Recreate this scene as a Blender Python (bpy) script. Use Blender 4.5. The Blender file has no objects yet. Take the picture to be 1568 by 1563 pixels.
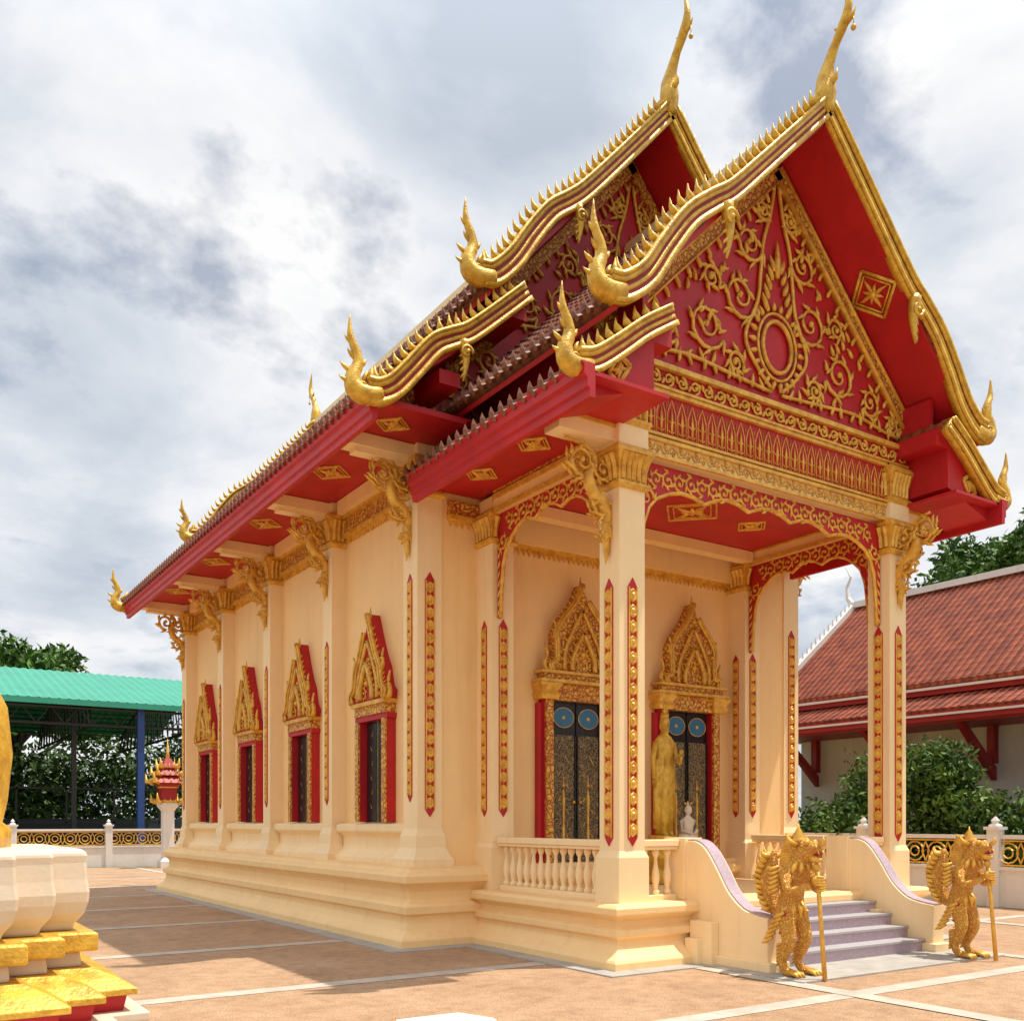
import bpy, math, random, bmesh
import numpy as np
from mathutils import Vector, Matrix
random.seed(7); rng=np.random.default_rng(5)
S=bpy.context.scene
# ---------------------------------------------------------------- materials
def newmat(name):
    m=bpy.data.materials.new(name); m.use_nodes=True
    nt=m.node_tree; b=nt.nodes['Principled BSDF']; return m,nt,b
def N(nt,t,**k):
    n=nt.nodes.new(t)
    for a,v in k.items(): setattr(n,a,v)
    return n
def ramp(nt,fac,stops):
    r=N(nt,'ShaderNodeValToRGB'); e=r.color_ramp.elements
    while len(e)<len(stops): e.new(.5)
    for i,(p,c) in enumerate(stops):
        e[i].position=p; e[i].color=(*c,1)
    nt.links.new(fac,r.inputs[0]); return r.outputs[0]
def mul(c,k): return tuple(min(1,x*k) for x in c)
def mat(name,col,rough=.6,metal=0,var=.12,scale=2.0,bump=.15,bscale=25,col2=None,streak=False,spec=.5):
    m,nt,b=newmat(name); L=nt.links
    tc=N(nt,'ShaderNodeTexCoord')
    mp=N(nt,'ShaderNodeMapping'); L.new(tc.outputs['Object'],mp.inputs[0])
    n=N(nt,'ShaderNodeTexNoise'); n.inputs['Scale'].default_value=scale; n.inputs['Detail'].default_value=5; n.inputs['Roughness'].default_value=.65
    L.new(mp.outputs[0],n.inputs['Vector'])
    c=ramp(nt,n.outputs['Fac'],[(.3,mul(col,1-var) if col2 is None else col2),(.62,col),(.8,mul(col,1+var*.6))])
    if streak:
        mp2=N(nt,'ShaderNodeMapping'); L.new(tc.outputs['Object'],mp2.inputs[0]); mp2.inputs['Scale'].default_value=(6,6,.5)
        ns=N(nt,'ShaderNodeTexNoise'); ns.inputs['Scale'].default_value=1; ns.inputs['Detail'].default_value=6; L.new(mp2.outputs[0],ns.inputs['Vector'])
        sc=ramp(nt,ns.outputs['Fac'],[(.26,(.84,.80,.74)),(.48,(1,1,1))])
        mx=N(nt,'ShaderNodeMix',data_type='RGBA',blend_type='MULTIPLY'); mx.inputs[0].default_value=.42
        L.new(c,mx.inputs[6]); L.new(sc,mx.inputs[7]); c=mx.outputs[2]
    L.new(c,b.inputs['Base Color'])
    b.inputs['Roughness'].default_value=rough; b.inputs['Metallic'].default_value=metal
    b.inputs['Specular IOR Level'].default_value=spec
    n2=N(nt,'ShaderNodeTexNoise'); n2.inputs['Scale'].default_value=bscale; n2.inputs['Detail'].default_value=4
    L.new(tc.outputs['Object'],n2.inputs['Vector'])
    bp=N(nt,'ShaderNodeBump'); bp.inputs['Strength'].default_value=bump; bp.inputs['Distance'].default_value=.02
    L.new(n2.outputs['Fac'],bp.inputs['Height']); L.new(bp.outputs[0],b.inputs['Normal'])
    return m
def carved(name,ca,cb,scale=14,metal=.3,thr=.12,bs=.9):
    m,nt,b=newmat(name); L=nt.links
    tc=N(nt,'ShaderNodeTexCoord')
    nz=N(nt,'ShaderNodeTexNoise'); nz.inputs['Scale'].default_value=scale*.6; L.new(tc.outputs['Object'],nz.inputs['Vector'])
    mx=N(nt,'ShaderNodeMix',data_type='VECTOR'); mx.inputs[0].default_value=.12
    L.new(tc.outputs['Object'],mx.inputs[4]); L.new(nz.outputs['Color'],mx.inputs[5])
    v=N(nt,'ShaderNodeTexVoronoi',feature='DISTANCE_TO_EDGE'); v.inputs['Scale'].default_value=scale
    L.new(mx.outputs[1],v.inputs['Vector'])
    c=ramp(nt,v.outputs['Distance'],[(thr*.4,cb),(thr,mul(ca,.75)),(thr*2.5,ca)])
    L.new(c,b.inputs['Base Color']); b.inputs['Metallic'].default_value=metal; b.inputs['Roughness'].default_value=.4
    bp=N(nt,'ShaderNodeBump'); bp.inputs['Strength'].default_value=bs; bp.inputs['Distance'].default_value=.03
    L.new(v.outputs['Distance'],bp.inputs['Height']); L.new(bp.outputs[0],b.inputs['Normal'])
    return m
GOLDC=(.86,.51,.08)
M={}
M['cream']=mat('cream_plaster',(.96,.66,.31),.65,var=.07,scale=1.1,bump=.10,streak=True)
M['cream2']=mat('pale_plaster',(.97,.74,.42),.6,var=.06,scale=1.5,bump=.06,streak=True)
M['white']=mat('white_paint',(.76,.73,.68),.6,var=.1,scale=1.5,bump=.1,streak=True)
M['stupaw']=mat('ivory_paint',(.74,.62,.46),.55,var=.1,scale=2,bump=.1,streak=True)
M['gold']=mat('gold_paint',GOLDC,.36,.2,var=.3,scale=9,bump=.35,bscale=40,col2=(.56,.26,.03))
M['goldy']=mat('yellow_gold_paint',(.80,.50,.06),.38,.2,var=.25,scale=8,bump=.4,bscale=45,col2=(.46,.23,.02))
M['red']=mat('red_paint',(.52,.010,.018),.5,var=.22,scale=2.5,bump=.08)
M['dred']=mat('deep_red_paint',(.36,.012,.016),.5,var=.2,scale=3,bump=.08)
M['carve']=carved('carved_gold',(.86,.51,.08),(.42,.07,.02),16,.15)
M['door']=carved('lacquered_door',(.07,.055,.035),(.34,.25,.11),24,metal=.3,thr=.10,bs=.5)
M['dark']=mat('dark_shutter',(.012,.012,.012),.25,var=.3)
M['blue']=mat('blue_panel',(.03,.16,.30),.4)
M['lilac']=mat('lilac_terrazzo',(.50,.38,.43),.5,var=.25,scale=30)
M['stepn']=mat('step_nosing',(.44,.42,.42),.5)
M['steel']=mat('dark_steel',(.05,.05,.055),.5,.5)
M['bsteel']=mat('blue_steel',(.02,.06,.22),.5)
M['bark']=mat('bark',(.10,.07,.05),.9,bump=.6)
M['conc']=mat('concrete',(.44,.41,.36),.85,var=.25,scale=3)
M['strip']=mat('pale_paving_strip',(.54,.47,.38),.8,var=.3,scale=3)
M['grey']=mat('shade_net',(.04,.05,.05),.8)
M['ante']=mat('antefix_glaze',(.24,.085,.035),.5,var=.35,scale=9)
M['scale']=carved('gilded_scales',(.86,.50,.07),(.60,.15,.02),30,.15,thr=.10)
def paving():
    m,nt,b=newmat('tan_paving'); L=nt.links
    tc=N(nt,'ShaderNodeTexCoord')
    n=N(nt,'ShaderNodeTexNoise'); n.inputs['Scale'].default_value=.8; n.inputs['Detail'].default_value=10; n.inputs['Roughness'].default_value=.72
    n2=N(nt,'ShaderNodeTexNoise'); n2.inputs['Scale'].default_value=60; n2.inputs['Detail'].default_value=3
    n3=N(nt,'ShaderNodeTexNoise'); n3.inputs['Scale'].default_value=6; n3.inputs['Detail'].default_value=6; n3.inputs['Roughness'].default_value=.7
    for q in (n,n2,n3): L.new(tc.outputs['Object'],q.inputs['Vector'])
    c1=ramp(nt,n.outputs['Fac'],[(.3,(.38,.22,.115)),(.5,(.50,.31,.175)),(.72,(.58,.39,.235))])
    c2=ramp(nt,n2.outputs['Fac'],[(.35,(.5,.48,.45)),(.6,(1,1,1))])
    c3=ramp(nt,n3.outputs['Fac'],[(.36,(.72,.70,.68)),(.55,(1,1,1))])
    for c in (c2,c3):
        mx=N(nt,'ShaderNodeMix',data_type='RGBA',blend_type='MULTIPLY'); mx.inputs[0].default_value=.8
        L.new(c1,mx.inputs[6]); L.new(c,mx.inputs[7]); c1=mx.outputs[2]
    L.new(c1,b.inputs['Base Color'])
    b.inputs['Roughness'].default_value=.85
    bp=N(nt,'ShaderNodeBump'); bp.inputs['Strength'].default_value=.5; bp.inputs['Distance'].default_value=.01
    L.new(n2.outputs['Fac'],bp.inputs['Height']); L.new(bp.outputs[0],b.inputs['Normal'])
    return m
M['pave']=paving()
M['grass']=mat('grass_ground',(.08,.12,.03),.9,var=.4,scale=1)
def tilemat(name,ca,cb,ax='Y',per=.19,course=.22,rough=.4):
    m,nt,b=newmat(name); L=nt.links
    tc=N(nt,'ShaderNodeTexCoord'); sp=N(nt,'ShaderNodeSeparateXYZ'); L.new(tc.outputs['Object'],sp.inputs[0])
    def saw(o,p):
        a=N(nt,'ShaderNodeMath',operation='DIVIDE'); a.inputs[1].default_value=p; L.new(o,a.inputs[0])
        f=N(nt,'ShaderNodeMath',operation='FRACT'); L.new(a.outputs[0],f.inputs[0]); return f.outputs[0]
    s1=saw(sp.outputs[ax],per); s2=saw(sp.outputs['Z'],course)
    n=N(nt,'ShaderNodeTexNoise'); n.inputs['Scale'].default_value=3; n.inputs['Detail'].default_value=8; L.new(tc.outputs['Object'],n.inputs['Vector'])
    base=ramp(nt,n.outputs['Fac'],[(.35,cb),(.6,ca),(.8,mul(ca,1.3))])
    r2=ramp(nt,s2,[(0,(.3,.3,.3)),(.2,(1,1,1)),(1,(.75,.75,.75))])
    r1=ramp(nt,s1,[(0,(.45,.45,.45)),(.3,(1,1,1)),(.7,(1,1,1)),(1,(.45,.45,.45))])
    for r_ in (r2,r1):
        mx=N(nt,'ShaderNodeMix',data_type='RGBA',blend_type='MULTIPLY'); mx.inputs[0].default_value=1
        L.new(base,mx.inputs[6]); L.new(r_,mx.inputs[7]); base=mx.outputs[2]
    L.new(base,b.inputs['Base Color']); b.inputs['Roughness'].default_value=rough; b.inputs['Specular IOR Level'].default_value=.35
    bp=N(nt,'ShaderNodeBump'); bp.inputs['Strength'].default_value=.6; bp.inputs['Distance'].default_value=.04
    L.new(s2,bp.inputs['Height']); L.new(bp.outputs[0],b.inputs['Normal'])
    return m
M['tile']=tilemat('brown_roof_tile',(.34,.10,.04),(.17,.045,.025))
M['tile2']=tilemat('terracotta_roof_tile',(.40,.09,.035),(.24,.045,.02),per=.21,course=.17,rough=.7)
M['green']=mat('green_metal_roof',(.04,.33,.22),.5,.1,var=.15,scale=1)
def leafmat(name,a,b_):
    m,nt,b=newmat(name); L=nt.links
    tc=N(nt,'ShaderNodeTexCoord'); n=N(nt,'ShaderNodeTexNoise'); n.inputs['Scale'].default_value=1.6; n.inputs['Detail'].default_value=6
    L.new(tc.outputs['Object'],n.inputs['Vector'])
    c=ramp(nt,n.outputs['Fac'],[(.35,a),(.65,b_)]); L.new(c,b.inputs['Base Color'])
    b.inputs['Roughness'].default_value=.55; b.inputs['Specular IOR Level'].default_value=.3
    return m
M['leaf']=leafmat('foliage',(.03,.07,.012),(.12,.22,.03))
M['leafd']=leafmat('dark_foliage',(.025,.05,.012),(.07,.13,.025))
# ---------------------------------------------------------------- builders
class B:
    def __init__(s): s.v=[]; s.f=[]
    def add(s,v,f):
        o=len(s.v); s.v+= [tuple(map(float,q)) for q in v]; s.f+=[tuple(i+o for i in q) for q in f]
    def box(s,x0,x1,y0,y1,z0,z1):
        s.add([(x0,y0,z0),(x1,y0,z0),(x1,y1,z0),(x0,y1,z0),(x0,y0,z1),(x1,y0,z1),(x1,y1,z1),(x0,y1,z1)],
              [(0,3,2,1),(4,5,6,7),(0,1,5,4),(1,2,6,5),(2,3,7,6),(3,0,4,7)])
    def pbox(s,P,s0,s1,t0,t1,d0,d1):
        s.add([P(a,b,c) for a,b,c in [(s0,t0,d1),(s1,t0,d1),(s1,t0,d0),(s0,t0,d0),(s0,t1,d1),(s1,t1,d1),(s1,t1,d0),(s0,t1,d0)]],
              [(0,3,2,1),(4,5,6,7),(0,1,5,4),(1,2,6,5),(2,3,7,6),(3,0,4,7)])
    def loft(s,rings,cap=True,closed=True):
        n=len(rings[0]); v=[p for r in rings for p in r]; f=[]
        for i in range(len(rings)-1):
            for j in range(n if closed else n-1):
                k=(j+1)%n; f.append((i*n+j,i*n+k,(i+1)*n+k,(i+1)*n+j))
        if cap: f.append(tuple(range(n))[::-1]); f.append(tuple((len(rings)-1)*n+j for j in range(n)))
        s.add(v,f)
    def mould(s,poly,prof):
        n=len(poly); nr=[]
        for i in range(n):
            a=poly[i]; b=poly[(i+1)%n]; dx=b[0]-a[0]; dy=b[1]-a[1]; l=math.hypot(dx,dy); nr.append((dy/l,-dx/l))
        s.loft([[(poly[i][0]+o*(nr[i-1][0]+nr[i][0]),poly[i][1]+o*(nr[i-1][1]+nr[i][1]),z) for i in range(n)] for o,z in prof])
    def prism(s,P,poly,d0,d1):
        s.loft([[P(a,b,d0) for a,b in poly],[P(a,b,d1) for a,b in poly]])
    def tube(s,pts,rad,n=6):
        pts=np.array(pts,float); m=len(pts)
        if np.isscalar(rad): rad=[rad]*m
        t=np.gradient(pts,axis=0); t/= (np.linalg.norm(t,axis=1)[:,None]+1e-9)
        up=np.array([0.13,0.21,0.97]); 
        if abs(t[:,2]).mean()>.85: up=np.array([.9,.43,.05])
        rings=[]
        for i in range(m):
            a=np.cross(t[i],up); l=np.linalg.norm(a)
            if l<.05: a=np.cross(t[i],(1,.3,0)); l=np.linalg.norm(a)
            a/=l; b=np.cross(a,t[i]); r=max(rad[i],.0015)
            rings.append([pts[i]+r*(math.cos(2*math.pi*k/n)*a+math.sin(2*math.pi*k/n)*b) for k in range(n)])
        s.loft(rings)
    def lathe(s,c,prof,n=12):
        s.loft([[(c[0]+r*math.cos(2*math.pi*k/n),c[1]+r*math.sin(2*math.pi*k/n),c[2]+z) for k in range(n)] for r,z in prof])
    def ball(s,c,r,n=10,m=7):
        if np.isscalar(r): r=(r,r,r)
        s.loft([[(c[0]+r[0]*math.sin(a)*math.cos(2*math.pi*k/n),c[1]+r[1]*math.sin(a)*math.sin(2*math.pi*k/n),c[2]-r[2]*math.cos(a)) for k in range(n)] for a in [max(.05,min(math.pi-.05,math.pi*i/m)) for i in range(m+1)]])
    def sweep(s,P,path,up,dn,d0,d1):
        p=np.array(path,float); t=np.gradient(p,axis=0); t/=np.linalg.norm(t,axis=1)[:,None]
        nn=np.stack([-t[:,1],t[:,0]],1)
        if nn[:,1].mean()<0: nn=-nn
        rings=[]
        for i in range(len(p)):
            u_=up[i] if hasattr(up,'__len__') else up; w_=dn[i] if hasattr(dn,'__len__') else dn
            a=p[i]+nn[i]*u_; b=p[i]-nn[i]*w_
            rings.append([P(a[0],a[1],d0),P(a[0],a[1],d1),P(b[0],b[1],d1),P(b[0],b[1],d0)])
        s.loft(rings)
    def obj(s,name,parent,m,smooth=False,bevel=0):
        if not s.v: return None
        me=bpy.data.meshes.new(name); me.from_pydata(s.v,[],s.f); me.update()
        me.materials.append(M[m] if isinstance(m,str) else m)
        o=bpy.data.objects.new(name,me); S.collection.objects.link(o)
        bm=bmesh.new(); bm.from_mesh(me); bmesh.ops.recalc_face_normals(bm,faces=bm.faces); bm.to_mesh(me); bm.free()
        if smooth: me.polygons.foreach_set('use_smooth',[True]*len(me.polygons))
        if bevel:
            b=o.modifiers.new('bevel','BEVEL'); b.width=bevel; b.segments=2; b.limit_method='ANGLE'
        if parent: o.parent=parent
        return o
def empty(name,loc=(0,0,0)):
    e=bpy.data.objects.new(name,None); e.empty_display_size=.5; S.collection.objects.link(e); return e
def rect(x0,x1,y0,y1): return [(x0,y0),(x1,y0),(x1,y1),(x0,y1)]
def PF(y0): return lambda s,t,d:(s,y0-d,t)
def PBk(y0): return lambda s,t,d:(s,y0+d,t)
def PL(x0): return lambda s,t,d:(x0-d,s,t)
def PR(x0): return lambda s,t,d:(x0+d,s,t)
def catm(pts,n=6):
    p=[np.array(q,float) for q in pts]; p=[2*p[0]-p[1]]+p+[2*p[-1]-p[-2]]; out=[]
    for i in range(1,len(p)-2):
        for k in range(n):
            u=k/n; out.append(.5*((2*p[i])+(-p[i-1]+p[i+1])*u+(2*p[i-1]-5*p[i]+4*p[i+1]-p[i+2])*u*u+(-p[i-1]+3*p[i]-3*p[i+1]+p[i+2])*u**3))
    out.append(p[-2]); return out
def flame(b,P,s,t,h,ang,w=.035,curl=.8,d=.03,n=5):
    pts=[];rad=[]
    a=ang; x,y=s,t; k=5
    for i in range(k+1):
        u=i/k; pts.append(P(x,y,d)); rad.append(w*(.55+1.6*u*(1-u)*1.6)*(1-u)**.6)
        x+=math.cos(a)*h/k; y+=math.sin(a)*h/k; a+=curl*(u-.25)*.9
    b.tube(pts,rad,n)
def spiral(b,P,cs,ct,r,a0,sg,turns=1.6,w=.03,d=.03,leaves=True,lh=.16):
    pts=[];rad=[];K=int(14*turns)
    for i in range(K+1):
        u=i/K; a=a0+sg*turns*2*math.pi*u; rr=r*(1-u)**.85+.02
        pts.append(P(cs+rr*math.cos(a),ct+rr*math.sin(a),d)); rad.append(w*(1.0-.45*u))
        if leaves and u<.62 and i%2==0:
            flame(b,P,cs+rr*math.cos(a),ct+rr*math.sin(a),lh*(1-.4*u),a+sg*.9,w*1.15,-sg*1.3,d)
    b.tube(pts,rad,5)
    b.ball(pts[-1],w*1.5,6,4)
def strip(bg,br,P,s,z0,z1,w=.13):
    h=w/2
    br.prism(P,[(s-h,z0+h),(s,z0-h*.4),(s+h,z0+h),(s+h,z1-h),(s,z1+h*.6),(s-h,z1-h)],.0,.014)
    bg.sweep(P,[(s-h+.012,z0+h),(s-h+.012,z1-h)],.008,.008,.014,.026); bg.sweep(P,[(s+h-.012,z0+h),(s+h-.012,z1-h)],.008,.008,.014,.026)
    st=.17
    k=int((z1-z0-2*h)/st); st=(z1-z0-2*h)/k
    for i in range(k):
        zc=z0+h+st*(i+.5); q=st*.47; hw=h*.76
        pts=[(s,zc-q),(s+hw,zc-q*.6),(s+hw,zc+q*.6),(s,zc+q),(s-hw,zc+q*.6),(s-hw,zc-q*.6)]
        bg.loft([[P(a,b_,.014) for a,b_ in pts],[P(s+(a-s)*.8,zc+(b_-zc)*.8,.032) for a,b_ in pts],[P(s+(a-s)*.4,zc+(b_-zc)*.4,.026) for a,b_ in pts],[P(s+(a-s)*.15,zc+(b_-zc)*.15,.045) for a,b_ in pts]])
def cap(bg,x0,x1,y0,y1,z0,z1,o=.0):
    h=z1-z0
    bg.mould(rect(x0,x1,y0,y1),[(o+.03,z0),(o+.05,z0+h*.08),(o+.05,z0+h*.14),(o+.015,z0+h*.18),(o+.02,z0+h*.5),(o+.07,z0+h*.82),(o+.085,z0+h*.84),(o+.085,z0+h*.92),(o+.06,z1)])
    for (P,a,b_) in ((PF(y0),x0,x1),(PBk(y1),x0,x1),(PL(x0),y0,y1),(PR(x1),y0,y1)):
        n=max(3,int((b_-a)/.075)); st=(b_-a)/n
        for i in range(n):
            c=a+st*(i+.5)
            bg.tube([P(c,z0+h*.2,o+.02),P(c,z0+h*.5,o+.03),P(c,z0+h*.8,o+.075)],[st*.36,st*.4,st*.5],5)
def teeth(b,P,s0,s1,z,h=.09,st=.09,d0=.005,d1=.03):
    n=int((s1-s0)/st); st=(s1-s0)/n
    for i in range(n):
        c=s0+st*(i+.5)
        b.add([P(c-st*.45,z,d0),P(c+st*.45,z,d0),P(c,z-h,d0),P(c-st*.45,z,d1),P(c+st*.45,z,d1),P(c,z-h,d1)],[(0,1,2),(5,4,3),(0,3,4,1),(1,4,5,2),(2,5,3,0)])
def scrollband(b,P,s0,s1,t0,t1,d=.02,w=.018):
    h=(t1-t0); st=h*1.25; n=max(1,int((s1-s0)/st)); st=(s1-s0)/n; c=(t0+t1)/2
    for i in range(n):
        x=s0+st*(i+.5); sg=1 if i%2 else -1
        spiral(b,P,x,c,h*.36,sg*math.pi/2+math.pi,sg,1.2,w,d,False)
        flame(b,P,x-st*.5,c-sg*h*.38,h*.6,sg*.9,w*1.3,-sg*1.0,d)
        flame(b,P,x+st*.25,c+sg*h*.3,h*.4,-sg*.6,w*1.2,sg*1.0,d)
# ================================================================ TEMPLE
T=empty('thai_temple_hall')
cx=2.68
HX0,HX1,HY0,HY1=-.95,6.75,3.15,15.3
cream=B(); pale=B(); gold=B(); goldc=B(); red=B(); orn=B(); carve=B(); dark=B()
pl=B()
pl.mould(rect(HX0,HX1,HY0,HY1),[(.46,0),(.46,.10),(.44,.13),(.40,.16),(.33,.22),(.285,.31),(.27,.40),(.30,.42),(.335,.43),(.335,.53),(.29,.56),(.24,.58),(.22,.62),(.22,.72),(.25,.77),(.31,.82),(.34,.84),(.34,.93),(.31,.96),(.24,.99),(.22,1.02),(.22,1.05)])
pl.mould(rect(0,5.36,0,HY0+.1),[(.33,0),(.33,.09),(.31,.12),(.26,.15),(.19,.21),(.15,.27),(.14,.33),(.19,.35),(.2,.36),(.2,.43),(.15,.45),(.12,.47),(.12,.53),(.17,.57),(.23,.60),(.24,.61),(.24,.68),(.22,.70),(.20,.72)])
pl.obj('plinth',T,'cream',bevel=.006)
wl=B(); wl.box(HX0+.25,HX1-.25,HY0,HY1-.2,1.04,6.95)
wl.obj('walls',T,'cream')
cw=.38
ys=[HY0+2.915*i for i in range(5)]
colp=[(.12,1.05),(.12,1.14),(.09,1.18),(.04,1.30),(.035,1.46),(.0,1.56),(0,6.08)]
def hallcol(x0,x1,y0,y1): 
    pale.mould(rect(x0,x1,y0,y1),colp); cap(gold,x0,x1,y0,y1,6.08,6.62)
    pale.mould(rect(x0,x1,y0,y1),[(.0,6.62),(.0,6.95)])
for i,y in enumerate(ys):
    y1=min(y+cw,HY1)
    y0=y if i else HY0-.03
    hallcol(HX0,HX0+cw,y0,y1); hallcol(HX1-cw,HX1,y0,y1)
    strip(gold,red,PL(HX0),(y0+y1)/2,1.95,4.55 if i else 5.02,.12)
    strip(gold,red,PR(HX1),(y0+y1)/2,1.95,4.55,.12)
    if i==0:
        strip(gold,red,PF(y0),HX0+cw/2,1.75,5.02,.15); strip(gold,red,PF(y0),HX1-cw/2,1.75,5.02,.15)
def bracket(b,P,s,zt,out=.75,h=1.3):
    Q=lambda o,z,d: P(o,z,s+d)
    pts=[(.02,-h),(.06,-h*.85),(.03,-h*.68),(.10,-h*.54),(.24,-h*.45),(.31,-h*.30),(.22,-h*.17),(.34,-.06),(out*.85,-.02)]
    pts=catm(pts,4); n=len(pts)
    b.tube([Q(o,zt+z,0) for o,z in pts],[.02+.055*math.sin(math.pi*min(1,i/n*1.15))**.7 for i in range(n)],8)
    for dd in (-.045,.045):
        spiral(b,Q,.17,zt-h*.58,.12,math.pi/2,1,1.3,.022,dd,True,.12)
        spiral(b,Q,.42,zt-h*.2,.16,-math.pi/2,1,1.4,.026,dd,True,.14)
        spiral(b,Q,.13,zt-h*.24,.11,0,-1,1.3,.022,dd,True,.11)
        spiral(b,Q,.09,zt-h*.8,.07,math.pi/2,1,1.1,.018,dd,True,.1)
    for k in range(5): flame(b,Q,.1+.06*k,zt-h*(.62-.09*k),.15,-.5+.15*k,.028,1.2,0)
    flame(b,Q,.04,zt-h*.88,.26,-1.45,.04,.5,0)
br=B()
for y in ys:
    yc=y+cw/2
    bracket(br,lambda o,z,d:(HX0-o,d,z),yc,6.62); bracket(br,lambda o,z,d:(HX1+o,d,z),yc,6.62)
    pale.box(-1.97,HX0+.02,yc-.15,yc+.15,6.62,6.79); pale.box(HX1-.02,7.35,yc-.15,yc+.15,6.62,6.79)
    pale.box(-1.80,HX0+.02,yc-.10,yc+.10,6.55,6.618)
for i in range(4):
    a=ys[i]+cw+.09; b_=ys[i+1]-.09
    for P in (PL(HX0+.25),PR(HX1-.25)):
        carve.pbox(P,a,b_,6.28,6.52,0,.07); gold.pbox(P,a,b_,6.52,6.58,0,.12); gold.pbox(P,a,b_,6.22,6.28,0,.1)
        teeth(gold,P,a,b_,6.22); cream.pbox(P,a,b_,6.58,6.79,0,.2)
        prof=[(.24,1.05),(.24,1.12),(.2,1.15),(.1,1.22),(.08,1.28),(.08,1.42),(.12,1.46),(.19,1.50),(.2,1.52),(.2,1.60),(.17,1.62),(-.02,1.64),(-.02,1.05)]
        pale.loft([[P(a-.02,z,o) for o,z in prof],[P(b_+.02,z,o) for o,z in prof]])
hy0,hy1=2.08,15.75
red.box(-2.04,HX0+.26,2.25,hy1-.15,6.80,6.86); red.box(HX1-.26,7.42,2.25,hy1-.15,6.80,6.86)
red.box(-2.0,7.4,2.3,3.3,6.865,6.90)
def fascia(b,x,sg,y0,y1,z0,h=.36):
    prof=[(0,0),(.07,0),(.07,.08),(.10,.10),(.10,.19),(.14,.22),(.14,.31),(.17,.33),(.17,h),(0,h)]
    b.loft([[(x+sg*o,y0,z0+z) for o,z in prof],[(x+sg*o,y1,z0+z) for o,z in prof]])
fascia(red,-2.03,-1,2.1,hy1,6.50); fascia(red,7.39,1,2.1,hy1,6.50)
def rosette(b,c,r=.22):
    e=lambda u,w:(c[0]+u,c[1]+w,c[2])
    cs=[(0,1),(1,0),(0,-1),(-1,0)]
    for q,w in ((1.2,.016),(.92,.010)):
        for k in range(4):
            a=cs[k]; d=cs[(k+1)%4]; b.tube([e(a[0]*r*q,a[1]*r*q),e(d[0]*r*q,d[1]*r*q)],w,5)
    for k in range(8):
        a=k*math.pi/4; m=.75 if k%2==0 else .42
        b.tube([e(r*.12*math.cos(a),r*.12*math.sin(a)),e(r*.6*m*math.cos(a),r*.6*m*math.sin(a)),e(r*m*math.cos(a),r*m*math.sin(a))],[.02,.035,.003],5)
    b.ball(c,(r*.2,r*.2,.04),8,4)
for i in range(4):
    yc=(ys[i]+ys[i+1]+cw)/2
    rosette(gold,(-1.5,yc,6.79),.26)
rosette(gold,(-1.5,2.75,6.79),.2)
def gable_frame(P,s,z0,w,h,full=False):
    out=[(-1.0,0),(-1.06,.10),(-.88,.17),(-.80,.28),(-.74,.40),(-.52,.55),(-.36,.70),(-.2,.86),(0,1.08)]
    if full: out=[(-1.0,0),(-1.04,.08),(-.86,.13),(-.84,.3),(-.86,.46),(-.66,.62),(-.42,.74),(-.2,.87),(0,1.06)]
    L=[(s+a*w,z0+b*h) for a,b in out]; R=[(s-a*w,z0+b*h) for a,b in out[::-1][1:]]
    poly=L+R
    (carve if full else red).prism(P,poly,0,.19)
    o2=catm(L,4)
    o3=catm(R,4)
    for o in (o2,o3): 
        goldc.sweep(P,o,.035,.045,.19,.24)
        goldc.sweep(P,o,.012,.018,.24,.262)
    for o,sg in ((o2,-1),(o3,1)):
        for k in range(4,len(o)-4,2):
            q=o[k]
            flame(goldc,P,q[0],q[1],h*.085,math.pi/2-sg*.9,.018,sg*1.2,.19)
    for sg in (-1,1):
        pts=catm([(s+sg*w*.95,z0+.02),(s+sg*w*1.14,z0+.03),(s+sg*w*1.16,z0+h*.12),(s+sg*w*1.08,z0+h*.2),(s+sg*w*1.18,z0+h*.32)],4)
        goldc.tube([P(a,b,.16) for a,b in pts],[.042*(1-i/len(pts))**.6+.005 for i in range(len(pts))],6)
        pts=catm([(s+sg*w*.72,z0+h*.40),(s+sg*w*.88,z0+h*.38),(s+sg*w*.9,z0+h*.46),(s+sg*w*.86,z0+h*.52),(s+sg*w*.94,z0+h*.60)],3)
        goldc.tube([P(a,b,.2) for a,b in pts],[.03*(1-i/len(pts))**.6+.005 for i in range(len(pts))],6)
    goldc.tube([P(s,z0+h*1.02,.16),P(s,z0+h*1.1,.16),P(s,z0+h*1.17,.16)],[.03,.018,.004],6)
    for sc,dd in ((.68,.02),(.42,.05)):
        i1=catm([(s-sc*w*.9,z0+.03),(s-sc*w*.86,z0+h*.3*sc+.04),(s-sc*w*.5,z0+h*.66*sc+.04),(s,z0+h*1.02*sc+.06)],4)
        i2=[(2*s-a[0],a[1]) for a in i1][::-1]
        for o in (i1,i2): goldc.sweep(P,o,.024,.024,.19,.22+dd)
        for o,sg in ((i1,-1),(i2,1)):
            for k in range(2,len(o)-2,2): flame(goldc,P,o[k][0],o[k][1],h*.07,math.pi/2-sg*.7,.018,sg*1.2,.22)
    for k in range(3):
        for sg in (-1,1):
            spiral(goldc,P,s+sg*w*.12*(3-k)*.8,z0+h*(.1+.17*k),.07*w/.55,math.pi/2,sg,1.1,.014,.2,True,.07)
    for sg in(-1,1):
        spiral(goldc,P,s+sg*w*.72,z0+h*.14,.09*w/.55,math.pi/2,sg,1.2,.016,.2,True,.08)
    goldc.ball(P(s,z0+h*.22,.22),.045*w/.55,8,5)
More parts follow.
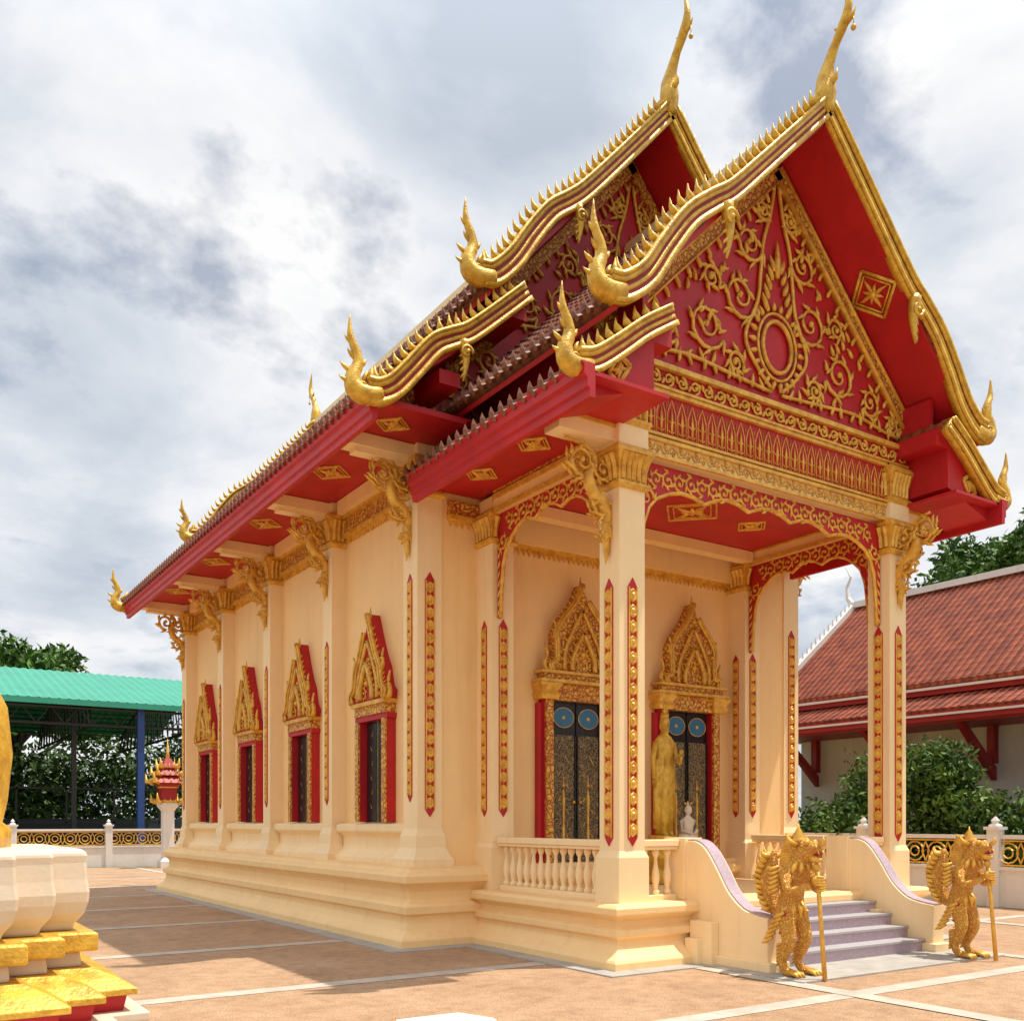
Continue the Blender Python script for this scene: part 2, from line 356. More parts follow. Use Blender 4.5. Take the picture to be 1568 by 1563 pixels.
def window(P,s):
    w=.40; z0,z1=1.65,3.18
    dark.pbox(P,s-w,s+w,z0,z1,.0,.03)
    gold.pbox(P,s-.006,s+.006,z0,z1,.03,.04)
    for q in (-1,1):
        dark.pbox(P,*sorted((s+q*.02,s+q*(w-.03))),z0+.03,z1-.03,.03,.045)
        for k in range(6): flame(gold,P,s+q*.2,z0+.2+.22*k,.09,math.pi/2+(.5 if k%2 else -.5),.004,0,.045)
        a,b_=sorted((s+q*w,s+q*(w+.13)))
        red.pbox(P,a,b_,z0,z1,0,.15); carve.pbox(P,a+.004,b_-.004,z0,z1,.15,.18)
    red.pbox(P,s-w-.16,s+w+.16,z1,z1+.08,0,.16)
    carve.pbox(P,s-w-.13,s+w+.13,z1+.08,z1+.22,0,.185); gold.pbox(P,s-w-.18,s+w+.18,z1+.22,z1+.28,0,.23)
    gable_frame(P,s,z1+.28,.56,1.22)
for i in range(4):
    yc=(ys[i]+cw+ys[i+1])/2
    window(PL(HX0+.25),yc); 
    window(PR(HX1-.25),yc)
PD=PF(HY0)
doors=B(); blue=B()
for xc in (1.73,4.0):
    w=.48; z0,z1=1.0,3.45
    cream.box(xc-.8,xc+.8,HY0-.2,HY0,.72,.86)
    dark.pbox(PD,xc-w,xc+w,z0-.28,z1,0,.02)
    for q in (-1,1):
        a,b_=sorted((xc+q*.015,xc+q*(w-.03)))
        doors.pbox(PD,a,b_,z0,2.95,.02,.05)
        for e in (a,b_-.02): dark.pbox(PD,e,e+.02,z0,2.95,.05,.065)
        gold.ball(PD(xc+q*.06,1.95,.08),.025,8,5)
        fx=(a+b_)/2
        gold.tube([PD(fx,1.35,.035),PD(fx,1.7,.04),PD(fx,2.0,.04),PD(fx,2.15,.035)],[.035,.022,.032,.015],6)
        gold.ball(PD(fx,2.2,.045),.028,8,5); gold.tube([PD(fx,2.22,.045),PD(fx,2.38,.045)],[.016,.003],6)
        for k in range(8): flame(gold,PD,fx+(.1 if k%2 else -.1),1.2+.19*k,.12,math.pi/2+(.6 if k%2 else -.6),.007,0,.05)
        dark.pbox(PD,a,b_,2.95,3.45,.02,.04)
        el=[(fx+.19*math.cos(t),3.21+.15*math.sin(t)) for t in np.linspace(0,2*math.pi,19)[:-1]]
        blue.prism(PD,el,.04,.055)
        gold.tube([PD(p[0],p[1],.055) for p in el+el[:1]],.006,5)
        gold.ball(PD(fx,3.21,.055),(.03,.012,.03),8,5)
        a,b_=sorted((xc+q*w,xc+q*(w+.17)))
        red.pbox(PD,a,b_,z0-.28,z1,0,.13); carve.pbox(PD,a+.02,b_-.02,z0-.28,z1,.13,.17)
        a2,b2=sorted((xc+q*(w+.17),xc+q*(w+.24))); red.pbox(PD,a2,b2,z0-.28,z1-.05,0,.09)
        gold.mould(rect(min(a,a2)-.02,max(b_,b2)+.02,HY0-.22,HY0-.001),[(0,z1),(.03,z1+.06),(.0,z1+.12),(.05,z1+.2),(.05,z1+.24)])
    carve.pbox(PD,xc-w,xc+w,z1,z1+.24,0,.17)
    gold.pbox(PD,xc-w-.3,xc+w+.3,z1+.245,z1+.29,0,.27); carve.pbox(PD,xc-w-.2,xc+w+.2,z1+.29,z1+.38,0,.2); gold.pbox(PD,xc-w-.27,xc+w+.27,z1+.38,z1+.42,0,.25)
    gable_frame(PD,xc,z1+.42,.56,1.25,True)
doors.obj('door_leaves',T,'door'); blue.obj('door_transom_panels',T,'blue')
for x0 in (0.02,5.36-.37):
    pale.mould(rect(x0,x0+.35,2.75,HY0+.01),[(.04,.72),(.04,1.3),(0,1.36),(0,5.5)])
    cap(gold,x0,x0+.35,2.75,HY0,5.5,5.95)
    strip(gold,red,PF(2.75),x0+.175,1.75,4.42,.14)
    strip(gold,red,PL(x0),2.95,1.75,4.42,.12)
    cream.box(x0,x0+.35,2.75,HY0,5.95,6.15)
carve.pbox(PD,HX0+cw+.1,0,6.3,6.5,0,.07); carve.pbox(PD,5.4,HX1-cw-.1,6.3,6.5,0,.07)
gold.pbox(PD,HX0+cw+.1,0,5.84,5.9,0,.1); teeth(gold,PD,HX0+cw+.1,0,5.84)
carve.pbox(PD,HX0+cw+.1,0,5.9,6.1,0,.07)
gold.pbox(PD,.4,4.95,5.62,5.68,0,.06); teeth(gold,PD,.4,4.95,5.62); cream.pbox(PD,.37,4.98,5.68,6.1,0,.14)
def pcol(x0,y0):
    x1,y1=x0+.38,y0+.36
    pale.mould(rect(x0,x1,y0,y1),[(.035,.72),(.035,1.24),(.0,1.32),(0,5.48)])
    cap(gold,x0,x1,y0,y1,5.48,5.96)
    pale.mould(rect(x0,x1,y0,y1),[(.03,5.96),(.03,6.2)])
    cap(gold,x0,x1,y0,y1,6.2,6.72,.01)
    for P,c in ((PF(y0),(x0+x1)/2),(PL(x0),(y0+y1)/2),(PR(x1),(y0+y1)/2),(PBk(y1),(x0+x1)/2)):
        strip(gold,red,P,c,1.40,4.42,.14)
pcol(0,0); pcol(4.98,0)
for sg,x in ((-1,0.0),(1,5.36)):
    bracket(br,(lambda o,z,d,x=x,sg=sg:(x+sg*o,d,z)),.18,5.98,.75,1.25)
bracket(br,lambda o,z,d:(d,0-o,z),5.17,5.98,.6,1.2)
for sg,x in ((-1,0.03),(1,5.33)):
    a,b_=sorted((x,x+sg*.85)); pale.box(a,b_,.04,.32,6.0,6.15); 
    gold.box(*sorted((x+sg*.0,x+sg*.75)),.02,.34,6.152,6.3)
br.obj('eave_brackets',T,'gold',smooth=True)
bx0,bx1=.42,4.94
PFf=PF(.06)
pale.box(bx0,bx1,.06,.32,5.98,6.2); 
scrollband(orn,PFf,bx0,bx1,6.02,6.12,.01,.013)
gold.pbox(PFf,bx0,bx1,6.14,6.18,0,.05); gold.pbox(PFf,bx0,bx1,5.95,5.99,0,.04)
red.box(bx0,bx1,.05,.3,6.2,6.74)
gold.box(bx0,bx1,0,.3,6.2,6.23); gold.box(bx0,bx1,.0,.3,6.71,6.755)
n=27; st=(bx1-bx0)/n
for i in range(n):
    c=bx0+st*(i+.5); P=PF(.05)
    el=[(c-st*.40,6.25),(c-st*.40,6.5),(c-st*.2,6.6),(c,6.68),(c+st*.2,6.6),(c+st*.40,6.5),(c+st*.40,6.25)]
    orn.tube([P(a,b,.006) for a,b in el],.008,4); orn.tube([P(c,6.27,.01),P(c,6.42,.012),P(c,6.58,.01)],[.01,.022,.003],5)
    for sg in (-1,1):
        for z in (6.28,6.40): flame(orn,P,c+sg*.015,z,.06,math.pi/2-sg*.8,.009,sg,.008)
        flame(orn,P,c+sg*st*.5,6.56,.09,math.pi/2,.010,0,.006)
red.box(-.05,5.41,.02,.3,6.76,7.02)
P=PF(.02); gold.pbox(P,-.05,5.41,6.76,6.79,0,.04); gold.pbox(P,-.05,5.41,6.985,7.045,0,.07); 
scrollband(orn,P,0,5.36,6.80,6.97,.02,.020)
for x0,x1,Pm in ((.02,.36,PL(.02)),(5.0,5.34,PL(5.0))):
    cream.box(x0,x1,.37,2.74,5.9,6.15); gold.pbox(Pm,.45,2.7,5.9,5.95,0,.04); gold.pbox(Pm,.45,2.7,6.08,6.14,0,.04)
carve.box(-.01,.1,.45,2.7,6.16,6.42)
def valance(P,s0,s1,zt,cusps,leg=1.45):
    W=s1-s0; bot=[]
    bot.append((s0,zt-leg)); bot.append((s0+.05,zt-leg)); bot.append((s0+.07,zt-leg*.75)); bot.append((s0+.12,zt-leg*.5)); bot.append((s0+.2,zt-leg*.36))
    m=cusps; a=s0+.32; b_=s1-.32; mid=[]
    for i in range(m+1):
        u=i/m; arch=.12*math.sin(math.pi*u)
        x=a+(b_-a)*u; mid.append((x,zt-.40+arch))
        if i<m:
            for k in (.25,.5,.75): mid.append((x+(b_-a)/m*k,zt-.40+.12*math.sin(math.pi*(u+k/m))+.10*math.sin(math.pi*k)))
    r=[(s0+s1-x,z) for x,z in bot[::-1]]
    bot=bot+mid+r
    v=[];f=[]
    for (x,z) in bot:
        v+= [P(x,z,0),P(x,zt,0),P(x,z,.05),P(x,zt,.05)]
    for i in range(len(bot)-1):
        o=4*i; f+= [(o,o+1,o+5,o+4),(o+2,o+6,o+7,o+3),(o,o+4,o+6,o+2),(o+1,o+3,o+7,o+5)]
    red.add(v,f)
    orn.tube([P(x,z,.03) for x,z in bot[1:-1]],.028,6)
    k=int(W/.2)
    for i in range(k):
        x=s0+.2+(W-.4)*(i+.5)/k; sg=1 if i%2 else -1; u=(x-s0)/W
        spiral(orn,P,x,zt-.19+.06*math.sin(math.pi*u),.08,math.pi/2*sg,sg,1.1,.018,.055,True,.09)
    for x0_,q in ((s0,1),(s1,-1)):
        for j in range(8):
            flame(orn,P,x0_+q*.02,zt-leg*.98+j*.13,.12,math.pi/2-q*.35,.02,q*.8,.055)
        spiral(orn,P,x0_+q*.14,zt-.42,.1,0,q,1.2,.02,.055,True,.1)
valance(PF(.20),.39,4.97,5.92,5)
valance(PL(.15),.38,2.74,5.92,3); valance(PL(5.13),.38,2.74,5.92,3)
red.box(.36,5.0,.32,3.1,6.1,6.14)
rosette(gold,(2.68,1.6,6.09),.4); rosette(gold,(1.5,1.6,6.09),.22); rosette(gold,(3.9,1.6,6.09),.22)
cream.box(.37,4.98,2.55,2.75,5.93,6.09); cream.box(.37,4.98,.33,.5,5.93,6.09)
EX=1.02
red.box(-EX,.03,-.8,3.1,6.19,6.23); red.box(5.33,5.36+EX,-.8,3.1,6.19,6.23)
fascia(red,-EX+.0,-1,-.85,3.0,5.93,.34); fascia(red,5.36+EX,1,-.85,3.0,5.93,.34)
for y in (1.0,2.2): rosette(gold,(-.5,y,6.18),.2); rosette(gold,(5.9,y,6.18),.2)
A=[(cx-3.3,7.05),(cx+3.3,7.05),(cx+2.9,7.42),(cx+1.9,8.35),(cx,10.2),(cx-1.9,8.35),(cx-2.9,7.42)]
red.prism(PF(.2),A,0,.12)
def ornate_pediment(P,c,zb,sc=1.0):
    s=sc
    for sg in (-1,1):
        X=lambda u: c+sg*u*s
        Z=lambda z: zb+(z-7.1)*s
        for (dx,z,r,a,q) in ((.66,8.28,.28,-.4,1),(.50,9.0,.22,-.4,1),(1.25,7.75,.29,-.2,1),(.26,9.5,.11,0,1),(1.92,7.55,.19,0,1),(2.42,7.35,.11,0,1),(1.18,8.36,.14,0,-1),(.75,7.42,.13,0,-1)):
            aa=a+math.pi*1.2; aa=math.pi-aa if sg<0 else aa
            spiral(orn,P,X(dx),Z(z),r*s,aa,sg*q,1.6,.028*s**.5,.03,True,.19*s)
        st=catm([(.1,7.25),(.35,7.45),(.58,7.8),(.36,8.3),(.3,8.7),(.25,9.1),(.12,9.5),(.03,9.95)],5)
        orn.tube([P(X(a),Z(b),.03) for a,b in st],[.028*s**.5]*len(st),5)
        st=catm([(.1,7.2),(.8,7.25),(1.6,7.3),(2.3,7.2),(2.8,7.2)],5)
        orn.tube([P(X(a),Z(b),.03) for a,b in st],[.026*s**.5]*len(st),5)
        for k in range(16):
            u=k/15; zt=7.2+u*2.6; xe=2.75-u*2.6 
            if zt<8.3: xe=min(xe,3.0-(zt-7.2)*1.25)
            flame(orn,P,X(max(.05,xe-.18)),Z(zt),.22*s,math.pi/2-sg*.35,.036*s,sg*1.2,.03)
        for k in range(12): flame(orn,P,X(.25+.21*k),Z(7.18),.2*s,math.pi/2+sg*.3*(1 if k%2 else -1),.034*s,sg,.03)
        for k in range(20):
            z=7.25+2.3*random.random()**1.3; m=(10.1-z)/3.0*2.75; x=random.uniform(.45,1)*m
            if x<.6 and z<8.7: continue
            flame(orn,P,X(x*.9),Z(z),.17*s,math.pi/2+random.uniform(-1.2,1.2),.036*s,random.choice((-1.4,1.4)),.025)
    for k,(ra,rb,w) in enumerate(((.27,.33,.03),(.36,.43,.02))):
        orn.tube([P(c+ra*s*math.cos(t),zb+(.70+rb*math.sin(t))*s,.04) for t in np.linspace(0,2*math.pi,25)],w*s,6)
    for k in range(22):
        t=2*math.pi*k/22; flame(orn,P,c+.4*s*math.cos(t),zb+(.70+.46*math.sin(t))*s,.13*s,t,.04*s,.6,.04)
    for k in range(5):
        for sg in (-1,1): flame(orn,P,c+sg*(.2-.035*k)*s,zb+(1.15+.13*k)*s,.22*s,math.pi/2-sg*.25,.045*s,sg*.9,.04)
    flame(orn,P,c,zb+1.6*s,.5*s,math.pi/2,.06*s,0,.04)
ornate_pediment(PF(.08),cx,7.1)
for sg in (-1,1):
    rim=[(cx+sg*.02,10.12),(cx+sg*1.9,8.27),(cx+sg*3.0,7.22)]
    carve.sweep(PF(.08),rim,.0,.15,0,.07)
    goldc.sweep(PF(.08),rim,.03,.0,0,.10)
    goldc.sweep(PF(.08),[(cx+sg*.02,9.93),(cx+sg*1.9,8.08),(cx+sg*2.85,7.12)],.01,.02,0,.10)
for sg in (-1,1):
    red.box(*sorted((cx+sg*2.45,cx+sg*2.95)),-.62,.1,6.86,7.06)
# ------------- roofs
tiles=B(); under=B(); ante=B()
def roofseg(dx0,z0,dx1,z1,y0,y1,c,eave=False,th=.09):
    for sg in (-1,1):
        L=math.hypot(dx1-dx0,z1-z0); nx,nz=sg*(z0-z1)/L,(dx1-dx0)/L
        a=(c+sg*dx0,z0); b_=(c+sg*dx1,z1)
        def ring(y): return [(a[0],y,a[1]),(b_[0],y,b_[1]),(b_[0]-nx*th,y,b_[1]-nz*th),(a[0]-nx*th,y,a[1]-nz*th)]
        tiles.loft([ring(y0),ring(y1)])
        th2=th+.004; t3=th+.06
        under.loft([[(a[0]-nx*q,y,a[1]-nz*q) for q in (th2,t3)]+[(b_[0]-nx*q,y,b_[1]-nz*q) for q in (t3,th2)] for y in (y0+.02,y1-.02)])
        n=int((y1-y0)/.19); st=(y1-y0)/n; m=max(2,int(L/.3))
        for i in range(n+1):
            y=y0+st*i
            for k in range(m):
                u0=k/m; u1=(k+1)/m
                p0=(a[0]+(b_[0]-a[0])*u0+nx*.005,y,a[1]+(b_[1]-a[1])*u0+nz*.005); p1=(a[0]+(b_[0]-a[0])*u1+nx*.03,y,a[1]+(b_[1]-a[1])*u1+nz*.03)
                tiles.tube([p0,p1],[.036,.05],5)
            if eave:
                ex,ez=b_[0]+sg*.01,b_[1]
                ante.tube([(ex-sg*.05,y,ez-.02),(ex,y,ez+.03),(ex+sg*.015,y,ez+.08),(ex+sg*.02,y,ez+.15)],[.03,.05,.035,.004],5)
                ante.tube([(ex-sg*.02,y+st/2,ez+.0),(ex+sg*.035,y+st/2,ez-.03)],[.035,.035],6)
PUP=[(0,10.45),(1.88,8.62),(3.42,7.10)]; PLO=[(2.55,7.18),(3.82,6.28)]
HUP=[(0,12.15),(1.84,10.12),(3.25,8.56)]; HLO=[(2.55,8.74),(3.7,7.74),(4.85,6.82)]
py0=-.72
roofseg(*PUP[0],*PUP[1],py0,3.2,cx); roofseg(*PUP[1],*PUP[2],py0,3.2,cx,True); roofseg(*PLO[0],*PLO[1],py0+.05,3.05,cx,True)
roofseg(*HUP[0],*HUP[1],hy0,hy1,cx); roofseg(*HUP[1],*HUP[2],hy0,hy1,cx,True)
roofseg(*HLO[0],*HLO[1],hy0,hy1,cx); roofseg(*HLO[1],*HLO[2],hy0,hy1,cx,True)
tiles.obj('roof_tiles',T,'tile'); under.obj('roof_undersides',T,'red'); ante.obj('eave_antefixes',T,'ante')
for (z,a,b_) in ((10.45,py0,3.2),(12.15,hy0,hy1)): pale.box(cx-.09,cx+.09,a+.05,b_-.05,z-.02,z+.13)
red.box(cx-2.7,cx-2.62,py0+.3,3.1,7.0,7.6) ; red.box(cx+2.62,cx+2.7,py0+.3,3.1,7.0,7.6)
red.box(cx-2.72,cx-2.62,hy0+.5,hy1-.5,8.5,9.0); red.box(cx+2.62,cx+2.72,hy0+.5,hy1-.5,8.5,9.0)
Ah=[(cx-4.55,6.9),(cx+4.55,6.9),(cx+3.65,7.6),(cx+2.75,8.4),(cx+2.75,8.92),(cx+1.8,9.95),(cx,11.95),(cx-1.8,9.95),(cx-2.75,8.92),(cx-2.75,8.4),(cx-3.65,7.6)]
red.prism(PF(3.05),Ah,0,.08); red.prism(PF(15.2),Ah,0,.08)
Ph=PF(2.97)
ornate_pediment(Ph,cx,8.6,1.02)
for sg in (-1,1):
    for (dx,z,r) in ((3.1,7.7,.26),(3.7,7.25,.18),(2.6,8.1,.18),(2.9,7.2,.2),(2.4,7.6,.22),(4.15,7.05,.1)):
        spiral(orn,Ph,cx+sg*dx,z,r,0,sg,1.6,.028,.03,True,.18)
    carve.sweep(Ph,[(cx+sg*.02,11.85),(cx+sg*1.8,9.85),(cx+sg*2.65,8.9)],.0,.16,0,.07)
    carve.sweep(Ph,[(cx+sg*2.6,8.45),(cx+sg*3.65,7.5),(cx+sg*4.45,6.92)],.0,.13,0,.07)
    red.box(*sorted((cx+sg*2.5,cx+sg*2.8)),2.15,3.0,8.34,8.5); red.box(*sorted((cx+sg*3.5,cx+sg*3.8)),2.2,3.0,7.22,7.4)
    carve.box(*sorted((cx+sg*2.75,cx+sg*3.7)),2.9,2.97,6.95,7.1)
# ------------- bargeboards
bg=B(); barge_in=B()
def rake(P,c,path,spike=.15,nk=.72,w0=.098,w1=.14,sp=.155):
    for sg in (-1,1):
        o=catm([(c+sg*a,z) for a,z in path],7); n=len(o)
        W=np.array([w0+(w1-w0)*(i/(n-1))**1.5 for i in range(n)])
        bg.sweep(P,o,W,W,-.06,.05); bg.sweep(P,o,W,-W*.5,.05,.085); bg.sweep(P,o,-W*.45,W,.05,.08)
        bg.sweep(P,o,W*.2,W*.15,.05,.066)
        bg.sweep(P,o,W*1.28,-W*.9,-.08,.10)
        barge_in.sweep(P,o,W*.48,W*.43,.05,.054)
        acc=0
        for i in range(1,n):
            d=float(np.linalg.norm(o[i]-o[i-1])); acc+=d
            while acc>=sp:
                acc-=sp; q=o[i]-(o[i]-o[i-1])*acc/d
                t=(o[i]-o[i-1])/d; nn=np.array([-t[1],t[0]]); 
                if nn[1]<0: nn=-nn
                q=q+nn*W[i]*1.15
                h=spike
                p0=q; p1=q+nn*h*.4+t*h*.2; p2=q+nn*h*.75+t*h*.05; p3=q+nn*h*.9+np.array([0,h*.35])
                bg.tube([P(*p,0) for p in (p0,p1,p2,p3)],[.04,.046,.022,.003],5)
        e=o[-1]; k=nk
        pts=catm([(e[0]-sg*.22*k,e[1]+.02),(e[0]+sg*.08*k,e[1]-.03*k),(e[0]+sg*.24*k,e[1]+.05*k),(e[0]+sg*.25*k,e[1]+.24*k),(e[0]+sg*.17*k,e[1]+.42*k),(e[0]+sg*.2*k,e[1]+.62*k),(e[0]+sg*.3*k,e[1]+.86*k),(e[0]+sg*.31*k,e[1]+1.2*k)],4)
        m=len(pts)
        rr=[.15,.17,.155,.12,.095,.08,.055,.005]
        rr=np.interp(np.linspace(0,7,m),range(8),rr)*k
        bg.tube([P(a[0],a[1],.0) for a in pts],list(rr),8)
        for a,z,h,an in ((.32,.10,.2,.5),(.33,.28,.2,.8),(.24,.50,.18,1.0),(.08,.2,.2,2.2),(.03,.05,.22,2.0),(.1,.42,.16,2.3),(.29,.74,.16,.9)):
            flame(bg,P,e[0]+sg*a*k,e[1]+z*k,h*k,an if sg>0 else math.pi-an,.045*k,sg*1.0,0)
        spiral(bg,P,e[0]+sg*.1*k,e[1]+.04*k,.1*k,0,sg,1.2,.022,.1*k,False)
def pendant(P,x,z,sg,k=.8):
    pts=catm([(x,z+.1),(x-sg*.04*k,z-.12*k),(x-sg*.04*k,z-.3*k),(x,z-.52*k)],4)
    bg.tube([P(a[0],a[1],.03) for a in pts],[.075*k*(1-(i/len(pts))**1.5)+.006 for i in range(len(pts))],7)
    for j in range(4): flame(bg,P,x-sg*.04*k,z-.08*k-.1*k*j,.14*k,-math.pi/2+sg*(.9-.1*j),.035*k,-sg,.03)
    spiral(bg,P,x-sg*.02,z-.08*k,.09*k,0,-sg,1.1,.022,.09,False)
rp=[(0,10.42),(.6,9.82),(1.2,9.22),(1.65,8.78),(1.95,8.56),(2.3,8.27),(2.62,7.86),(2.9,7.46),(3.2,7.22),(3.4,7.17)]
rake(PF(py0),cx,rp)
rl=[(2.55,7.12),(2.95,6.86),(3.3,6.58),(3.6,6.36),(3.82,6.28)]
rake(PF(py0),cx,rl,.13,.66,.10,.115)
hp=[(0,12.10),(.6,11.42),(1.2,10.75),(1.6,10.32),(1.85,10.10),(2.15,9.86),(2.45,9.48),(2.75,9.04),(3.05,8.74),(3.25,8.68)]
hl=[(2.55,8.66),(3.1,8.16),(3.45,7.86),(3.7,7.72),(3.95,7.56),(4.25,7.20),(4.5,6.92),(4.7,6.80),(4.85,6.78)]
rake(PF(hy0),cx,hp,.16,.78,.11,.14); rake(PF(hy0),cx,hl,.15,.74,.11,.14)
rake(PBk(hy1),cx,hp,.16,.78,.11,.14); rake(PBk(hy1),cx,hl,.15,.74,.11,.14)
for sg in (-1,1):
    pendant(PF(py0-.02),cx+sg*1.76,8.52,sg,1.0); pendant(PF(hy0-.02),cx+sg*1.72,10.0,sg); pendant(PF(hy0-.02),cx+sg*3.55,7.65,sg)
def chofa(x,y,z,h,f=-1):
    pts=catm([(0,-.15),(.0,.1),(.0,.3),(.06,.5),(.17,.7),(.30,.88),(.38,1.08),(.36,1.28),(.30,1.5)],4)
    rr=[.12,.15,.13,.08,.06,.07,.055,.032,.004]; n=len(pts); rr=np.interp(np.linspace(0,8,n),range(9),rr)
    k=h/1.5
    bg.tube([(x,y+f*a*k,z+b*k) for a,b in pts],list(rr*k),8)
    bg.tube([(x,y+f*.30*k,z+.88*k),(x,y+f*.44*k,z+.90*k),(x,y+f*.5*k,z+.99*k)],[.06,.032,.003],6)
    bg.tube([(x,y+f*.0*k,z+.2*k),(x,y+f*.17*k,z+.25*k),(x,y+f*.2*k,z+.36*k)],[.07,.04,.004],6)
    for q in range(3): bg.tube([(x,y+f*(.02+.1*q)*k,z+(.45+.2*q)*k),(x,y+f*(-.06+.1*q)*k,z+(.52+.2*q)*k)],[.035,.003],5)
    bg.tube([(x,y+f*.46*k,z+.9*k),(x,y+f*.46*k,z+.76*k)],.006,4); bg.ball((x,y+f*.46*k,z+.73*k),.035,8,5)
    for s in (-1,1): bg.tube([(x+s*.02,y-f*.05,z+.1),(x+s*.25,y-f*.02,z-.12)],[.09,.03],6)
chofa(cx,py0,10.5,1.34); chofa(cx,hy0,12.2,1.48); chofa(cx,hy1,12.2,1.5,1)
bg.obj('bargeboards_and_finials',T,'goldy',smooth=True); barge_in.obj('bargeboard_red_line',T,'dred')
def diamond(c,ux,uy,r):
    ux=np.array(ux,float);uy=np.array(uy,float);ux/=np.linalg.norm(ux);uy/=np.linalg.norm(uy);c=np.array(c,float);n=np.cross(ux,uy)
    P=lambda s,t,d: tuple(c+ux*s+uy*t+n*d)
    cs=[(1,0),(0,1),(-1,0),(0,-1)]
    for q,w in ((1,.024),(.8,.014)):
        for k in range(4):
            a=cs[k]; d=cs[(k+1)%4]; orn.tube([P(a[0]*r*q,a[1]*r*q,0),P(d[0]*r*q,d[1]*r*q,0)],w,5)
    for k in range(8): flame(orn,P,0,0,r*(.68 if k%2==0 else .45),k*math.pi/4,.036,.8,0)
    orn.ball(P(0,0,0),r*.16,8,5)
for sg in (-1,1):
    sl=np.array((sg*1.88,0,-1.83)); nrm=np.array((sg*1.83,0,1.88)); nrm/=np.linalg.norm(nrm)
    mid=np.array((cx+sg*1.6,-.32,10.45-1.6*.973))-nrm*.165
    diamond(mid,sl,(0,1,0),.34)
    red.prism(PF(.03),[(cx+sg*2.72,6.95),(cx+sg*3.76,6.20),(cx+sg*3.76,6.0),(cx+sg*2.72,6.32)],0,.66)
    diamond((cx+sg*3.22,-.645,6.42),(1,0,-.5*sg),(0,0,1),.17)
for b,nm,m,sm in ((cream,'wall_trim','cream',0),(pale,'columns_and_beams','cream2',0),(gold,'gilt_mouldings','gold',0),(goldc,'window_and_door_pediments','gold',1),(red,'red_woodwork','red',0),(orn,'gilt_scrollwork','gold',1),(carve,'carved_friezes','carve',0),(dark,'shutters','dark',0)):
    b.obj(nm,T,m,smooth=bool(sm))
# ------------- stairs, balustrade
stp=B(); nos=B()
for k in range(4):
    z1=.72-.144*k; y1=-.20-.24*k
    stp.box(1.25,4.05,y1-.24,-.15 if k==0 else y1+.01,max(0,z1-.30),z1-.145)
    nos.box(1.25,4.05,y1-.26,y1+.02,z1-.144,z1-.118)
stp.obj('stair_steps',T,'lilac',bevel=.004); nos.obj('stair_nosings',T,'stepn')
ramp_=B(); rtop=B()
for x0,x1 in ((1.02,1.25),(4.05,4.28)):
    prof=catm([(.02,1.42),(-.16,1.42),(-.32,1.34),(-.5,1.12),(-.68,.86),(-.9,.68),(-1.12,.62),(-1.28,.60)],4)
    poly=[(a[0],a[1]) for a in prof]+[(-1.28,0),(.02,0)]
    ramp_.loft([[(x0,a,b) for a,b in poly],[(x1,a,b) for a,b in poly]])
    rtop.loft([[(x,a[0],a[1]+.003) for a in prof]+[(x,a[0],a[1]+.02) for a in prof[::-1]] for x in (x0+.03,x1-.03)])
    ramp_.box(x0-.03,x1+.03,-.02,.34,.72,1.46)
    ramp_.box(x0-.12,x0,-.55,-.2,0,.5); ramp_.box(x0-.2,x0,-.4,-.2,0,.3); ramp_.box(x0-.05,x1+.05,-1.35,-.3,0,.12)
ramp_.obj('stair_side_walls',T,'cream2',bevel=.01); rtop.obj('stair_side_wall_copings',T,'lilac')
bal=B(); rail=B()
bp=[(.045,0),(.045,.05),(.025,.07),(.03,.1),(.05,.2),(.045,.26),(.022,.38),(.02,.44),(.035,.47),(.045,.5),(.045,.54)]
def balus(x0,y0,x1,y1):
    L=math.hypot(x1-x0,y1-y0); n=int(L/.155)
    for i in range(n):
        u=(i+.5)/n; bal.lathe((x0+(x1-x0)*u,y0+(y1-y0)*u,.78),bp,10)
    w=.07
    if abs(x1-x0)<.01: 
        rail.box(x0-w,x0+w,y0,y1,.715,.785); rail.box(x0-w-.02,x0+w+.02,y0,y1,1.32,1.36); rail.box(x0-w-.04,x0+w+.04,y0,y1,1.36,1.44)
    else:
        rail.box(x0,x1,y0-w,y0+w,.715,.785); rail.box(x0,x1,y0-w-.02,y0+w+.02,1.32,1.36); rail.box(x0,x1,y0-w-.04,y0+w+.04,1.36,1.44)
balus(.17,.4,.17,2.7); balus(5.18,.4,5.18,2.7); balus(.42,.17,.98,.17); balus(4.32,.17,4.94,.17)
bal.obj('balusters',T,'cream2',smooth=True); rail.obj('balustrade_rails',T,'cream2',bevel=.01)
